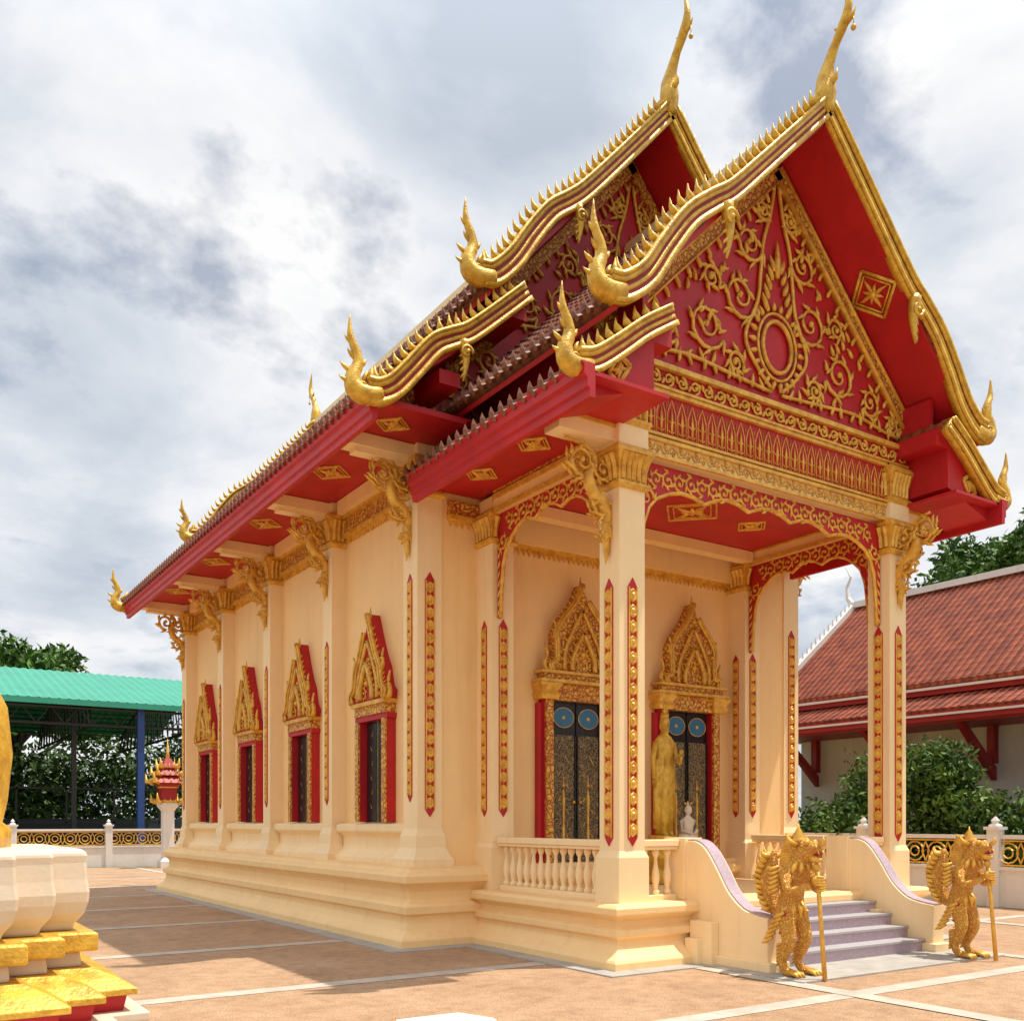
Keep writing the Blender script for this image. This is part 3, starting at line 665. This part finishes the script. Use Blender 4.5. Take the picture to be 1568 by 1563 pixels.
# ================================================================ statues
def skin(name,parent,J,E,m,sub=2):
    me=bpy.data.meshes.new(name); names=list(J); idx={k:i for i,k in enumerate(names)}
    me.from_pydata([J[k][:3] for k in names],[(idx[a],idx[b]) for a,b in E],[]); me.update(); me.materials.append(M[m])
    o=bpy.data.objects.new(name,me); S.collection.objects.link(o); o.parent=parent
    sk=o.modifiers.new('skin','SKIN'); sk.use_smooth_shade=True
    if not me.skin_vertices: return o
    for i,k in enumerate(names):
        r=J[k][3]; me.skin_vertices[0].data[i].radius=(r,r)
    me.skin_vertices[0].data[0].use_root=True
    ss=o.modifiers.new('sub','SUBSURF'); ss.levels=sub; ss.render_levels=sub
    return o
def guardian(x,y):
    G=empty('guardian_lion_statue'); 
    J={'pel':(0,0,.72,.12),'wai':(0,-.01,.87,.10),'che':(0,-.07,1.03,.145),'nec':(0,-.12,1.2,.09),'hd':(0,-.18,1.34,.105),'sn':(0,-.30,1.36,.08),'nose':(0,-.39,1.375,.055),'cr':(0,-.10,1.44,.07),'cr2':(0,-.04,1.52,.02),
       'tb':(0,.12,.66,.07),'t1':(0,.22,.68,.08),'t2':(0,.30,.84,.11),'t3':(0,.31,1.03,.12),'t4':(0,.27,1.20,.08),'t5':(0,.22,1.34,.02)}
    E=[('pel','wai'),('wai','che'),('che','nec'),('nec','hd'),('hd','sn'),('sn','nose'),('hd','cr'),('cr','cr2'),('pel','tb'),('tb','t1'),('t1','t2'),('t2','t3'),('t3','t4'),('t4','t5')]
    for s,t in ((-1,'l'),(1,'r')):
        J.update({'hip'+t:(s*.10,-.01,.62,.115),'kn'+t:(s*.13,-.09,.38,.08),'an'+t:(s*.12,.03,.13,.048),'ft'+t:(s*.13,-.03,.05,.055),'toe'+t:(s*.14,-.16,.04,.045),
                  'sh'+t:(s*.18,-.07,1.09,.075),'el'+t:(s*.24,-.16,.90,.055),'wr'+t:(s*.09,-.34,.98,.038)})
        E+=[('pel','hip'+t),('hip'+t,'kn'+t),('kn'+t,'an'+t),('an'+t,'ft'+t),('ft'+t,'toe'+t),('che','sh'+t),('sh'+t,'el'+t),('el'+t,'wr'+t)]
    skin('body',G,J,E,'scale')
    f=B()
    f.tube([(0,-.34,1.14),(0,-.38,.7),(0,-.44,0.0)],[.026,.022,.026],8); f.ball((0,-.335,1.16),.042,8,6)
    for s in (-1,1):
        f.ball((s*.05,-.36,1.0-.03*s),(.045,.04,.055),8,6)
        for k in range(4):
            zc=1.035-.03*s-.026*k
            f.tube([(s*.06,-.35,zc),(s*.045,-.40,zc),(0,-.415,zc-.003),(-s*.03,-.395,zc-.005)],[.016,.015,.014,.011],5)
        f.tube([(s*.07,-.33,1.02),(s*.03,-.34,1.06),(0,-.37,1.07)],[.018,.015,.01],5)
        for k in range(3): f.tube([(s*.14+(k-1)*.04,-.13,.05),(s*.14+(k-1)*.05,-.23,.04),(s*.14+(k-1)*.05,-.26,.01)],[.026,.023,.01],5)
        f.ball((s*.062,-.26,1.42),.03,8,6)
        f.tube([(s*.09,-.15,1.39),(s*.14,-.1,1.43),(s*.15,-.05,1.51)],[.035,.03,.004],5)
        f.tube([(s*.035,-.38,1.335),(s*.035,-.40,1.295)],[.012,.003],5)
        for k in range(6):
            f.tube([(s*.19,-.06+.03*k,.68-.055*k),(s*.215,.02+.03*k,.63-.055*k),(s*.19,.09+.03*k,.60-.055*k)],[.02,.028,.004],5)
            f.tube([(s*.17,.02,1.16-.045*k),(s*.20,.10,1.13-.05*k),(s*.19,.17,1.16-.055*k)],[.02,.028,.003],5)
            f.tube([(s*.12,.0,.34-.04*k),(s*.13,.07,.32-.04*k),(s*.12,.10,.29-.04*k)],[.018,.02,.003],5)
    f.tube([(0,-.27,1.27),(0,-.35,1.235),(0,-.40,1.24)],[.055,.04,.018],8)
    f.tube([(0,-.38,1.40),(0,-.43,1.44),(0,-.42,1.49)],[.03,.022,.003],6)
    for k in range(11):
        a=k/10; yy=.26+.10*math.sin(a*3.1)
        f.tube([(0,yy,.66+.60*a),(0,yy+.10,.69+.60*a),(0,yy+.12,.76+.60*a)],[.04,.03,.003],5)
        for s in (-1,1): f.tube([(s*.07,yy-.02,.68+.58*a),(s*.105,yy+.04,.70+.58*a),(s*.095,yy+.07,.76+.58*a)],[.035,.028,.003],5)
        f.tube([(0,-.04,1.48-.03*k),(0,.04+.008*k,1.47-.03*k),(0,.07+.01*k,1.52-.03*k)],[.032,.028,.003],5)
    for k in range(11):
        t=2*math.pi*k/11; f.tube([(.085*math.cos(t),-.13+.085*math.sin(t),1.22),(.14*math.cos(t),-.11+.14*math.sin(t),1.15),(.165*math.cos(t),-.09+.165*math.sin(t),1.09)],[.028,.028,.004],5)
        f.tube([(.10*math.cos(t),.10*math.sin(t),.79),(.14*math.cos(t),.14*math.sin(t),.71),(.155*math.cos(t),.155*math.sin(t),.62)],[.024,.03,.004],5)
    f.lathe((0,-.1,1.42),[(.085,0),(.095,.03),(.06,.05),(.065,.07),(.04,.09),(.042,.11),(.012,.16),(.003,.2)],10)
    f.obj('ornaments_and_staff',G,'gold',smooth=True)
    r=B()
    for s in (-1,1):
        for k in range(5): r.ball((s*.165,-.05+.01*k,.66-.05*k),(.03,.03,.025),6,4)
    r.tube([(0,-.30,1.31),(0,-.395,1.305)],[.045,.02],8)
    r.obj('red_accents',G,'dred',smooth=True)
    G.location=(x,y,0.015); return G
g1=guardian(1.12,-1.52)
g2=guardian(3.96,-1.72); g2.scale=(.98,.98,.98)
BU=empty('standing_buddha_statue')
b=B()
prof=[(.13,.10,0),(.19,.12,.02),(.2,.13,.3),(.18,.13,.7),(.19,.14,.95),(.16,.12,1.1),(.19,.13,1.3),(.22,.12,1.42),(.14,.09,1.5),(.06,.06,1.54),(.055,.055,1.6)]
b.loft([[(rx*math.cos(t),ry*math.sin(t),z) for t in np.linspace(0,2*math.pi,21)[:-1]] for rx,ry,z in prof])
for k in range(9):
    x=-.16+.04*k; b.tube([(x,-.12+abs(x)*.25,.06),(x*.9,-.13+abs(x)*.25,.6),(x*.75+.04,-.12,1.2)],[.012,.012,.006],4)
b.loft([[(x,y,z) for (x,y) in ((-.27,0),(-.2,.06),(.2,.06),(.27,0),(.2,-.05),(-.2,-.05))] for z in (.1,.5,.9,1.15)])
b.ball((0,-.01,1.70),(.085,.095,.12),14,10); b.ball((0,0,1.80),(.07,.075,.06),10,6); b.tube([(0,0,1.84),(0,0,1.92),(0,0,2.05)],[.035,.025,.003],8)
b.tube([(0,-.1,1.71),(0,-.125,1.67)],[.01,.018],5); b.tube([(-.03,-.1,1.64),(0,-.108,1.637),(.03,-.1,1.64)],[.006,.01,.006],5)
for s in (-1,1):
    b.tube([(s*.085,0,1.73),(s*.095,0,1.66),(s*.085,0,1.6)],[.015,.02,.015],6); b.ball((s*.032,-.088,1.715),(.016,.01,.008),6,4)
    b.tube([(s*.07,-.02,.03),(s*.07,-.12,.02),(s*.07,-.17,.0)],[.05,.045,.02],6)
b.tube([(.2,0,1.4),(.27,-.02,1.15),(.2,-.2,1.1)],[.06,.05,.035],8); b.tube([(.2,-.2,1.1),(.2,-.23,1.2)],[.035,.03],8)
for k in range(4): b.tube([(.17+.02*k,-.23,1.2),(.165+.023*k,-.24,1.26),(.165+.023*k,-.23,1.31-.01*abs(k-1.5))],[.012,.011,.006],5)
b.tube([(.165,-.22,1.16),(.13,-.24,1.2),(.13,-.24,1.23)],[.012,.011,.006],5)
b.tube([(-.2,0,1.4),(-.27,.0,1.15),(-.27,-.03,.85)],[.06,.05,.035],8)
for k in range(4): b.tube([(-.27,-.055+.02*k,.85),(-.265,-.06+.022*k,.78),(-.26,-.06+.022*k,.72+.01*abs(k-1.5))],[.012,.011,.006],5)
b.tube([(-.26,-.06,.84),(-.25,-.085,.8),(-.25,-.085,.76)],[.012,.011,.006],5)
b.obj('figure',BU,'goldy',smooth=True)
b=B(); b.lathe((0,0,-.72),[(.38,0),(.38,.08),(.32,.14),(.28,.2),(.32,.3),(.36,.38),(.36,.44),(.28,.5),(.24,.56),(.3,.66),(.3,.72)],16); b.obj('lotus_pedestal',BU,'goldy',smooth=False,bevel=.01)
BU.location=(2.92,2.45,1.45); BU.scale=(.84,.84,1)
SB=empty('seated_figurine'); b=B()
b.ball((0,0,.1),(.17,.12,.09),12,6); b.loft([[(rx*math.cos(t),rx*.75*math.sin(t),z) for t in np.linspace(0,2*math.pi,13)[:-1]] for rx,z in ((.1,.1),(.09,.25),(.12,.36),(.04,.42),(.035,.45))]); b.ball((0,-.01,.51),(.055,.06,.075),10,7); b.tube([(0,0,.56),(0,0,.65)],[.03,.003],6)
for s in (-1,1): b.tube([(s*.12,0,.35),(s*.16,-.03,.2),(s*.03,-.12,.16)],[.035,.03,.02],6); b.tube([(s*.05,.0,.08),(s*.2,-.06,.06),(-s*.02,-.13,.06)],[.06,.05,.03],6)
b.obj('figure',SB,'stupaw',smooth=True); b=B(); b.mould(rect(-.16,.16,-.13,.13),[(.05,-.6),(.05,-.5),(0,-.45),(0,-.1),(.04,-.05),(.04,0.02)]); b.obj('stand',SB,'gold'); SB.location=(3.12,2.15,1.32)
# ================================================================ ground
def sheet(name,x0,x1,y0,y1,z,m,parent=None):
    b=B(); b.add([(x0,y0,z),(x1,y0,z),(x1,y1,z),(x0,y1,z)],[(0,1,2,3)]); return b.obj(name,parent,m)
sheet('ground',-900,900,-900,900,-.012,'grass')
sheet('paved_courtyard',-30,11,-20,29,0,'pave')
ps=empty('paving_strips')
for i,y in enumerate((-9.2,-5.9,-2.6,.7,4.0,7.4,10.8,14.2,17.6,21,24.4)):
    sheet('cross_strip_%d'%i,-29.9,10.9,y-.12,y+.12,.004,'strip',ps)
for i,x in enumerate((-17.9,-12.6,.72,4.6,8.2)):
    sheet('long_strip_%d'%i,x-.12,x+.12,-19.9,28.9,.008,'strip',ps)
ap=B(); ap.box(HX0-.72,HX1+.72,HY0-.72,HY1+.72,-.01,.012); ap.box(-.58,5.94,-.58,HY0-.7,-.01,.016); ap.box(.8,4.5,-1.95,-.6,-.01,.02)
ap.obj('concrete_apron',None,'conc')
sm=B(); sm.loft([[(-3.70+q*a,-2.58+q*b_,z) for a,b_ in ((-.40,-.4),(.18,-.5),(.34,-.1),(.22,.24),(-.32,.26))] for q,z in ((1,0),(1,.2),(.93,.25))]); sm.obj('white_marker_stone',None,'white',bevel=.01)
# ================================================================ golden stupa base (left foreground)
ST=empty('golden_stupa')
def red12(c,h,k):
    q=[(h-2*k,-h),(h-2*k,-h+k),(h-k,-h+k),(h-k,-h+2*k),(h,-h+2*k)]
    out=[]
    for r in range(4):
        for (x,y) in q:
            for _ in range(r): x,y=-y,x
            out.append((c[0]+x,c[1]+y))
    return out
sc_=(-7.24,-1.3)
fp=red12(sc_,1.22,.22)
b=B(); b.mould(fp,[(.34,0),(.34,.12),(.30,.14),(.30,.42),(.33,.45),(.33,.50)]); b.obj('lower_base',ST,'stupaw',bevel=.008)
b=B(); b.mould(fp,[(.20,.502),(.22,.60)]); b.obj('red_band',ST,'red')
b=B(); b.mould(fp,[(.27,.602),(.27,.64),(.18,.70),(.10,.735),(.06,.76)]); b.mould(fp,[(.07,.86),(.08,.87),(.08,.965),(.06,.98)]); b.obj('gilt_steps',ST,'goldy',bevel=.006)
b=B(); b.mould(fp,[(.0,.76),(-.01,.86)]); b.mould(fp,[(-.05,.98),(-.03,1.03),(.015,1.09),(.035,1.16),(.04,1.22),(.03,1.30),(.025,1.40),(.03,1.46),(.0,1.485),(-.1,1.49)]); b.obj('pale_waist',ST,'stupaw',bevel=.018)
b=B(); b.lathe((-7.35,-1.3,1.49),[(1.02,0),(1.02,.12),(.97,.16),(1.0,.3),(1.03,.6),(1.0,.9),(.93,1.05),(.8,1.12),(.8,1.2),(.5,1.5),(.42,2.0),(.2,2.6),(.1,3.4),(.02,4.2)],32); b.obj('golden_bell',ST,'goldy',smooth=True)
# ================================================================ fences
def fence(name,axis,c,a0,a1):
    F=empty(name); w=B(); g=B()
    P=(PF(c) if axis=='x' else PL(c))
    w.pbox(P,a0,a1,0,.72,-.1,.0); w.pbox(P,a0,a1,.72,.78,-.14,.04); w.pbox(P,a0,a1,1.32,1.4,-.09,-.01)
    n=int((a1-a0)/2.9); st=(a1-a0)/n
    for i in range(n+1):
        x=a0+st*i; w.pbox(P,x-.12,x+.12,0,1.5,-.16,.06); w.pbox(P,x-.16,x+.16,1.5,1.56,-.2,.1); w.loft([[P(x+q*sx,z,-.05+q*sy) for sx,sy in((-1,-1),(1,-1),(1,1),(-1,1))] for q,z in ((.09,1.56),(.09,1.59),(.04,1.63),(.06,1.68),(.01,1.76))])
    k=int((a1-a0)/.5)
    for i in range(k):
        x=a0+(a1-a0)*(i+.5)/k
        for r in (.2,.1): g.tube([P(x+r*math.cos(t),1.05+r*math.sin(t),-.05) for t in np.linspace(0,2*math.pi,13)],.018,4)
        for q in (-1,1): g.tube([P(x+q*.25,.85,-.05),P(x+q*.17,1.05,-.05),P(x+q*.25,1.25,-.05)],.016,4)
    g.pbox(P,a0,a1,.80,.83,-.065,-.035); g.pbox(P,a0,a1,1.27,1.3,-.065,-.035)
    w.obj('wall_and_posts',F,'white'); g.obj('gilt_ironwork',F,'gold')
fence('boundary_wall','x',29.2,-22,9.5); fence('boundary_wall','y',11.1,-16,29)
# ================================================================ green roof shed
SH=empty('market_shed')
b=B(); 
y0,y1,z0,z1=31.8,39.5,6.35,8.5; n=170; y2=47.2
pts=[(-24+30*i/n) for i in range(n+1)]
b.loft([[(x,yy,zz+(.05 if i%2 else 0)) for i,x in enumerate(pts)] for yy,zz in ((y0,z0),(y1,z1),(y2,z0))],cap=False,closed=False)
b.obj('roof_sheets',SH,'green')
b=B(); b.box(-24,6,y0-.06,y0,z0-.2,z0+.02); b.obj('eave_gutter',SH,'green')
b=B()
for i,x in enumerate((-20,-16,-12,-8,-4,0,4)):
    b.tube([(x,y0+.3,z0-.25),(x,y1,z1-.25),(x,y2,z0-.25)],.07,4); b.tube([(x,y0+.3,z0-.9),(x,y2,z0-.9)],.07,4)
    m=8
    for k in range(m):
        for (ys_,s_) in ((y0+.3,1),(y2,-1)):
            ya=ys_+s_*(y1-y0-.3)*k/m; yb_=ys_+s_*(y1-y0-.3)*(k+1)/m; za=z0-.25+(z1-z0)*(k+1)/m
            b.tube([(x,ya,z0-.9),(x,yb_,za)],.04,4); b.tube([(x,yb_,z0-.9),(x,yb_,za)],.03,4)
for z,y in ((z0-.25,y0+.3),(z0-.9,y0+.3)): b.tube([(-24,y,z),(6,y,z)],.06,4)
for i in range(30): b.tube([(-24+i,y0+.3,z0-.9),(-23.5+i,y0+.3,z0-.25),(-23+i,y0+.3,z0-.9)],.025,4)
for i in range(13):
    for (ys_,s_) in ((y0,1),(y2,-1)):
        b.tube([(-24,ys_+s_*(.6*i+.2),z0-.1+(z1-z0)/7.7*(.6*i+.2)),(6,ys_+s_*(.6*i+.2),z0-.1+(z1-z0)/7.7*(.6*i+.2))],.035,4)
for x in (-18,-12.4,-6.4,-.4): b.box(x-.09,x+.09,y0+2,y0+2.2,0,z0-.3)
for i in range(16): b.box(-24+2*i-.04,-24+2*i+.04,y1-1.2,y1-1.12,0,3.2)
b.box(-24,6,y1-1.2,y1-1.12,3.1,3.2); b.box(-24,6,y1-1.2,y1-1.12,1.6,1.68)
b.obj('steel_trusses',SH,'steel')
b=B()
for x in (-22,-16,-10,-4.2,1.8): b.box(x-.13,x+.13,y0+.2,y0+.46,0,z0-.2)
b.obj('blue_posts',SH,'bsteel')
b=B(); b.box(-24,6,y1-.05,y1+.0,0.2,1.8); b.obj('shade_net',SH,'grey')
# ================================================================ small shrine by the back wall
SR=empty('spirit_shrine')
b=B(); b.mould(rect(-.16,.16,-.16,.16),[(.10,0),(.10,.2),(0,.3),(0,1.7),(.06,1.8),(.1,1.85),(.1,1.95)]); b.obj('pillar',SR,'white',bevel=.01)
b=B(); b.mould(rect(-.22,.22,-.22,.22),[(0,1.95),(0,2.4),(.10,2.5),(.10,2.55)])
for k,(h,z) in enumerate(((.42,2.55),(.32,2.78),(.22,3.0))):
    b.loft([[(h*a,h*c,z) for a,c in ((-1,-1),(1,-1),(1,1),(-1,1))],[(h*.35*a,h*.35*c,z+.3) for a,c in ((-1,-1),(1,-1),(1,1),(-1,1))]])
b.obj('red_roof_tiers',SR,'dred')
b=B(); 
for z,h in ((1.95,.32),(2.55,.42),(2.78,.32),(3.0,.22)):
    for a in (-1,1):
        for c in (-1,1): b.tube([(a*h*.8,c*h*.8,z),(a*h*1.2,c*h*1.2,z+.05),(a*h*1.25,c*h*1.25,z+.3)],[.06,.06,.01],6)
        for q in range(5): b.tube([(a*h,-h+2*h*q/4,z),(a*h*1.05,-h+2*h*q/4,z+.14)],[.035,.004],5); b.tube([(-h+2*h*q/4,a*h,z),(-h+2*h*q/4,a*h*1.05,z+.14)],[.035,.004],5)
b.tube([(0,0,3.2),(0,0,3.5),(0,0,3.9)],[.08,.04,.005],8); b.box(-.24,.24,-.25,-.222,1.96,2.03); b.box(-.26,.26,-.26,.26,2.4,2.45); b.obj('gilt_finials',SR,'gold',smooth=True)
SR.location=(1.75,27.6,0); SR.scale=(1.2,1.2,1.2)
# ================================================================ neighbouring hall (right)
NB=empty('monastery_building')
t=B(); r=B(); w=B(); s_=B()
xr,zr=18.2,8.25; xe,ze=14.3,5.05; ya,yb=-16,10.6
def slab(bb,xa,za,xb,zb,y0,y1,th): bb.loft([[(xa,y,za),(xb,y,zb),(xb,y,zb-th),(xa,y,za-th)] for y in (y0,y1)])
slab(t,xr,zr,xe,ze,ya,yb,.12); slab(t,xr,zr,2*xr-xe,ze,ya,yb,.12)
slab(t,xe+.5,ze-.12,xe-.75,ze-.75,ya-.1,yb+.1,.1)
n=int((yb-ya)/.21)
for i in range(n):
    y=ya+.21*i+.105; t.tube([(xr,y,zr+.0),(xe,y,ze+.0)],.028,5); t.tube([(xe+.3,y,ze-.22),(xe-.75,y,ze-.75)],.028,5)
t.obj('tiled_roof',NB,'tile2')
r.box(xe-.02,xe+.06,ya,yb,ze-.32,ze-.125); r.box(xe-.8,xe-.72,ya,yb,ze-1.05,ze-.84); r.box(xe-.7,xe+1.6,ya,yb,ze-1.1,ze-1.04)
for i in range(9):
    y=9.6-2.6*i
    r.loft([[(xe+.95,y+q,ze-2.4),(xe+.95,y+q,ze-2.1),(xe-.3,y+q,ze-1.1),(xe-.55,y+q,ze-1.1)] for q in (-.07,.07)])
    r.box(xe+.8,xe+.99,y-.09,y+.09,ze-2.0,ze-1.1)
r.obj('red_eaves_and_struts',NB,'dred')
w.box(xe+1.0,2*xr-xe-1,ya+.4,yb-.4,0,ze-.4); w.box(xr-.12,xr+.12,ya,yb,zr,zr+.18); w.box(xe-.84,xe-.8,ya,yb,ze-.93,ze-.88); w.box(xe-.08,xe-.02,ya,yb,ze-.2,ze-.14)
w.loft([[(xe+1.2,y,ze-.5),(2*xr-xe-1.2,y,ze-.5),(xr,y,zr-.2)] for y in (ya+.4,yb-.4)])
w.sweep(PBk(yb),[(xe,ze+.08),(xr-1,zr-.75),(xr,zr+.1)],.08,.08,-.1,.1)
w.tube([(xr,yb,zr+.1),(xr,yb+.2,zr+.35),(xr,yb+.25,zr+.7),(xr,yb+.1,zr+1.0),(xr,yb+.3,zr+1.35)],[.09,.08,.045,.035,.01],7)
for k in range(20):
    u=k/20; w.tube([(xe+(xr-xe)*u,yb,ze+.1+(zr-ze)*u),(xe+(xr-xe)*u-.03,yb,ze+.35+(zr-ze)*u)],[.05,.01],5)
w.obj('walls_and_ridge',NB,'white')
for i in range(6):
    y=1.0-2.6*i
    s_.box(xe+.93,xe+1.0,y-.5,y+.5,1.0,2.6)
s_.obj('windows',NB,'dark')
g_=B()
for i in range(6):
    y=1.0-2.6*i; P=PL(xe+.93); g_.sweep(P,[(y-.65,2.6),(y-.45,2.9),(y,3.6)],.06,.06,0,.1); g_.sweep(P,[(y+.65,2.6),(y+.45,2.9),(y,3.6)],.06,.06,0,.1); g_.pbox(P,y-.65,y+.65,2.58,2.68,0,.1)
    for q in(-1,1): g_.pbox(P,*sorted((y+q*.5,y+q*.6)),1.0,2.58,0,.06)
g_.obj('window_frames',NB,'gold')
# ================================================================ foliage
def leaves(name,parent,blobs,n,size,m):
    V=[];tot=sum(r[0]*r[1]*r[2] for c,r in blobs)
    for c,r in blobs:
        k=int(n*r[0]*r[1]*r[2]/tot)
        d=rng.normal(size=(k,3)); d/=np.linalg.norm(d,axis=1)[:,None]
        rad=rng.random(k)**.45; nz=1+.22*np.sin(d[:,0]*7+c[0]*3)*np.cos(d[:,1]*6+c[1])+.15*np.sin(d[:,2]*9+c[2]*5)
        p=np.array(c)+d*(rad*nz)[:,None]*np.array(r); V.append(p)
    p=np.concatenate(V); p=p[p[:,2]>.03]; k=len(p)
    a=rng.normal(size=(k,3)); a/=np.linalg.norm(a,axis=1)[:,None]
    u=rng.normal(size=(k,3)); bb=np.cross(a,u); bb/=np.linalg.norm(bb,axis=1)[:,None]
    s=size*(.6+.8*rng.random(k))[:,None]
    q=np.stack([p-a*s,p+bb*s*.45,p+a*s,p-bb*s*.45],1).reshape(-1,3)
    me=bpy.data.meshes.new(name); me.vertices.add(4*k); me.vertices.foreach_set('co',q.ravel())
    me.loops.add(4*k); me.loops.foreach_set('vertex_index',np.arange(4*k)); me.polygons.add(k)
    me.polygons.foreach_set('loop_start',np.arange(0,4*k,4)); me.polygons.foreach_set('loop_total',np.full(k,4)); me.update(); me.validate()
    me.materials.append(M[m]); o=bpy.data.objects.new(name,me); S.collection.objects.link(o); o.parent=parent; return o
def tree(name,x,y,h,cr,n=5000,size=.22,m='leaf',seed=0):
    rr=random.Random(seed); Tt=empty(name); b=B()
    b.tube([(x,y,0),(x+.1,y,h*.25),(x-.1,y+.1,h*.5),(x,y,h*.75)],[h*.035,h*.028,h*.02,h*.01],8)
    bl=[]
    for k in range(13):
        a=rr.random()*6.28; q=cr*rr.uniform(.2,.9); z=h*rr.uniform(.55,.93)
        e=(x+q*math.cos(a),y+q*math.sin(a),z); b.tube([(x,y,h*rr.uniform(.3,.55)),((x+e[0])/2,(y+e[1])/2,z-.12*h),e],[h*.014,h*.009,h*.003],5)
        s=cr*rr.uniform(.25,.45); bl.append((e,(s,s,s*.7)))
    b.obj('trunk_and_limbs',Tt,'bark',smooth=True); leaves('crown',Tt,bl,n,size,m)
tree('leafy_tree',-.6,53,12.2,4.6,9000,.24,'leaf',1)
tree('leafy_tree',-6.5,52,12.6,5,7000,.28,'leaf',2)
tree('leafy_tree',41.0,19.0,17.6,4.8,9000,.22,'leaf',3); tree('leafy_tree',45,13,18.8,5.0,9000,.24,'leaf',4)
bl=[((-26+1.9*i+rng.random(),50+2*rng.random(),2.8+2.2*rng.random()),(2.2,1.6,3.2)) for i in range(20)]
leaves('tree_line',None,bl,34000,.2,'leafd')
bl=[((11+2.4*i,46+2*rng.random(),2+1*rng.random()),(2.2,1.6,2.3)) for i in range(14)]
leaves('tree_line',None,bl,10000,.28,'leafd')
for i,(x,y,h,rx) in enumerate(((12.3,9.0,3.3,1.5),(12.2,6.3,3.7,1.6),(12.3,3.9,3.7,1.6),(12.3,1.6,3.0,1.5),(12.3,-.6,2.4,1.5),(12.4,-3.0,2.4,1.4),(12.4,12,3.4,1.8))):
    Sx=empty('garden_shrub'); b=B(); bl=[]
    for k in range(11):
        a=random.random()*6.28; q=rx*.8*random.random(); z=h*random.uniform(.22,.82); e=(x+q*math.cos(a)*.5,y+q*math.sin(a)*1.4,z)
        b.tube([(x,y,0),((x+e[0])/2,(y+e[1])/2,z*.6),e],[.05,.035,.01],5); bl.append((e,(rx*.42,rx*.48,h*.2)))
    b.obj('stems',Sx,'bark'); leaves('leaves',Sx,bl,9000,.08,'leaf')
# ================================================================ world
Wd=bpy.data.worlds.new("World"); S.world=Wd; Wd.use_nodes=True; nt=Wd.node_tree; L=nt.links
bgn=nt.nodes['Background']; sky=N(nt,'ShaderNodeTexSky',sky_type='NISHITA'); sky.sun_disc=False
sd=Vector((.33,-.15,1)).normalized(); sky.sun_elevation=math.asin(sd.z); sky.sun_rotation=math.atan2(sd.x,sd.y)
tc=N(nt,'ShaderNodeTexCoord'); sp=N(nt,'ShaderNodeSeparateXYZ'); L.new(tc.outputs['Generated'],sp.inputs[0])
mz=N(nt,'ShaderNodeMath',operation='MAXIMUM'); mz.inputs[1].default_value=0; L.new(sp.outputs['Z'],mz.inputs[0])
az=N(nt,'ShaderNodeMath',operation='ADD'); az.inputs[1].default_value=.3; L.new(mz.outputs[0],az.inputs[0])
cmb=N(nt,'ShaderNodeCombineXYZ')
for ax in 'XY':
    d=N(nt,'ShaderNodeMath',operation='DIVIDE'); L.new(sp.outputs[ax],d.inputs[0]); L.new(az.outputs[0],d.inputs[1]); L.new(d.outputs[0],cmb.inputs[ax])
def wn(scale,det,ro,off,dist=.1):
    mp=N(nt,'ShaderNodeMapping'); mp.inputs['Location'].default_value=off; L.new(cmb.outputs[0],mp.inputs[0])
    n=N(nt,'ShaderNodeTexNoise'); n.inputs['Scale'].default_value=scale; n.inputs['Detail'].default_value=det; n.inputs['Roughness'].default_value=ro; n.inputs['Distortion'].default_value=dist; L.new(mp.outputs[0],n.inputs['Vector']); return n.outputs['Fac']
cover=ramp(nt,wn(3.0,10,.58,(5.1,.7,0)),[(.34,(.35,.35,.35)),(.46,(1,1,1))])
ccol=ramp(nt,wn(2.2,11,.56,(1.4,2.2,1),.25),[(.32,(5.4,6.0,6.9)),(.43,(6.9,7.4,8.1)),(.52,(8.6,8.8,9.2)),(.62,(9.9,9.9,9.9))])
mr=N(nt,'ShaderNodeMapRange'); mr.inputs[1].default_value=.58; mr.inputs[2].default_value=1; mr.inputs[3].default_value=1; mr.inputs[4].default_value=2.0; L.new(sp.outputs['Z'],mr.inputs[0])  # clouds brightened toward the zenith as added fill light for the shaded walls
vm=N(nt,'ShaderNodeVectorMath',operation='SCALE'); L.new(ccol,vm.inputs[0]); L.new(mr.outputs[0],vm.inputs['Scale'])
mx=N(nt,'ShaderNodeMix',data_type='RGBA'); mx.clamp_result=False
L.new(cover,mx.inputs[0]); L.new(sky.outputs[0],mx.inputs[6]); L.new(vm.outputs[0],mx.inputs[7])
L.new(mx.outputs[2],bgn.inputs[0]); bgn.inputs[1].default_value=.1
sl=bpy.data.lights.new('sun','SUN'); sl.energy=4.7; sl.angle=math.radians(.6); sl.color=(1,.94,.84)
so=bpy.data.objects.new('sun',sl); S.collection.objects.link(so); so.rotation_euler=sd.to_track_quat('Z','Y').to_euler(); so.location=(10,-5,40)
cd=bpy.data.cameras.new('camera'); co=bpy.data.objects.new('camera',cd); S.collection.objects.link(co)
co.location=(-7.08,-8.51,1.65); co.rotation_euler=(math.radians(90),0,math.radians(-33.4))
cd.lens=33.89; cd.sensor_width=36; cd.shift_y=.304; cd.clip_end=3000; cd.clip_start=.05
S.camera=co
S.view_settings.view_transform='Standard'; S.view_settings.look='None'; S.view_settings.exposure=0
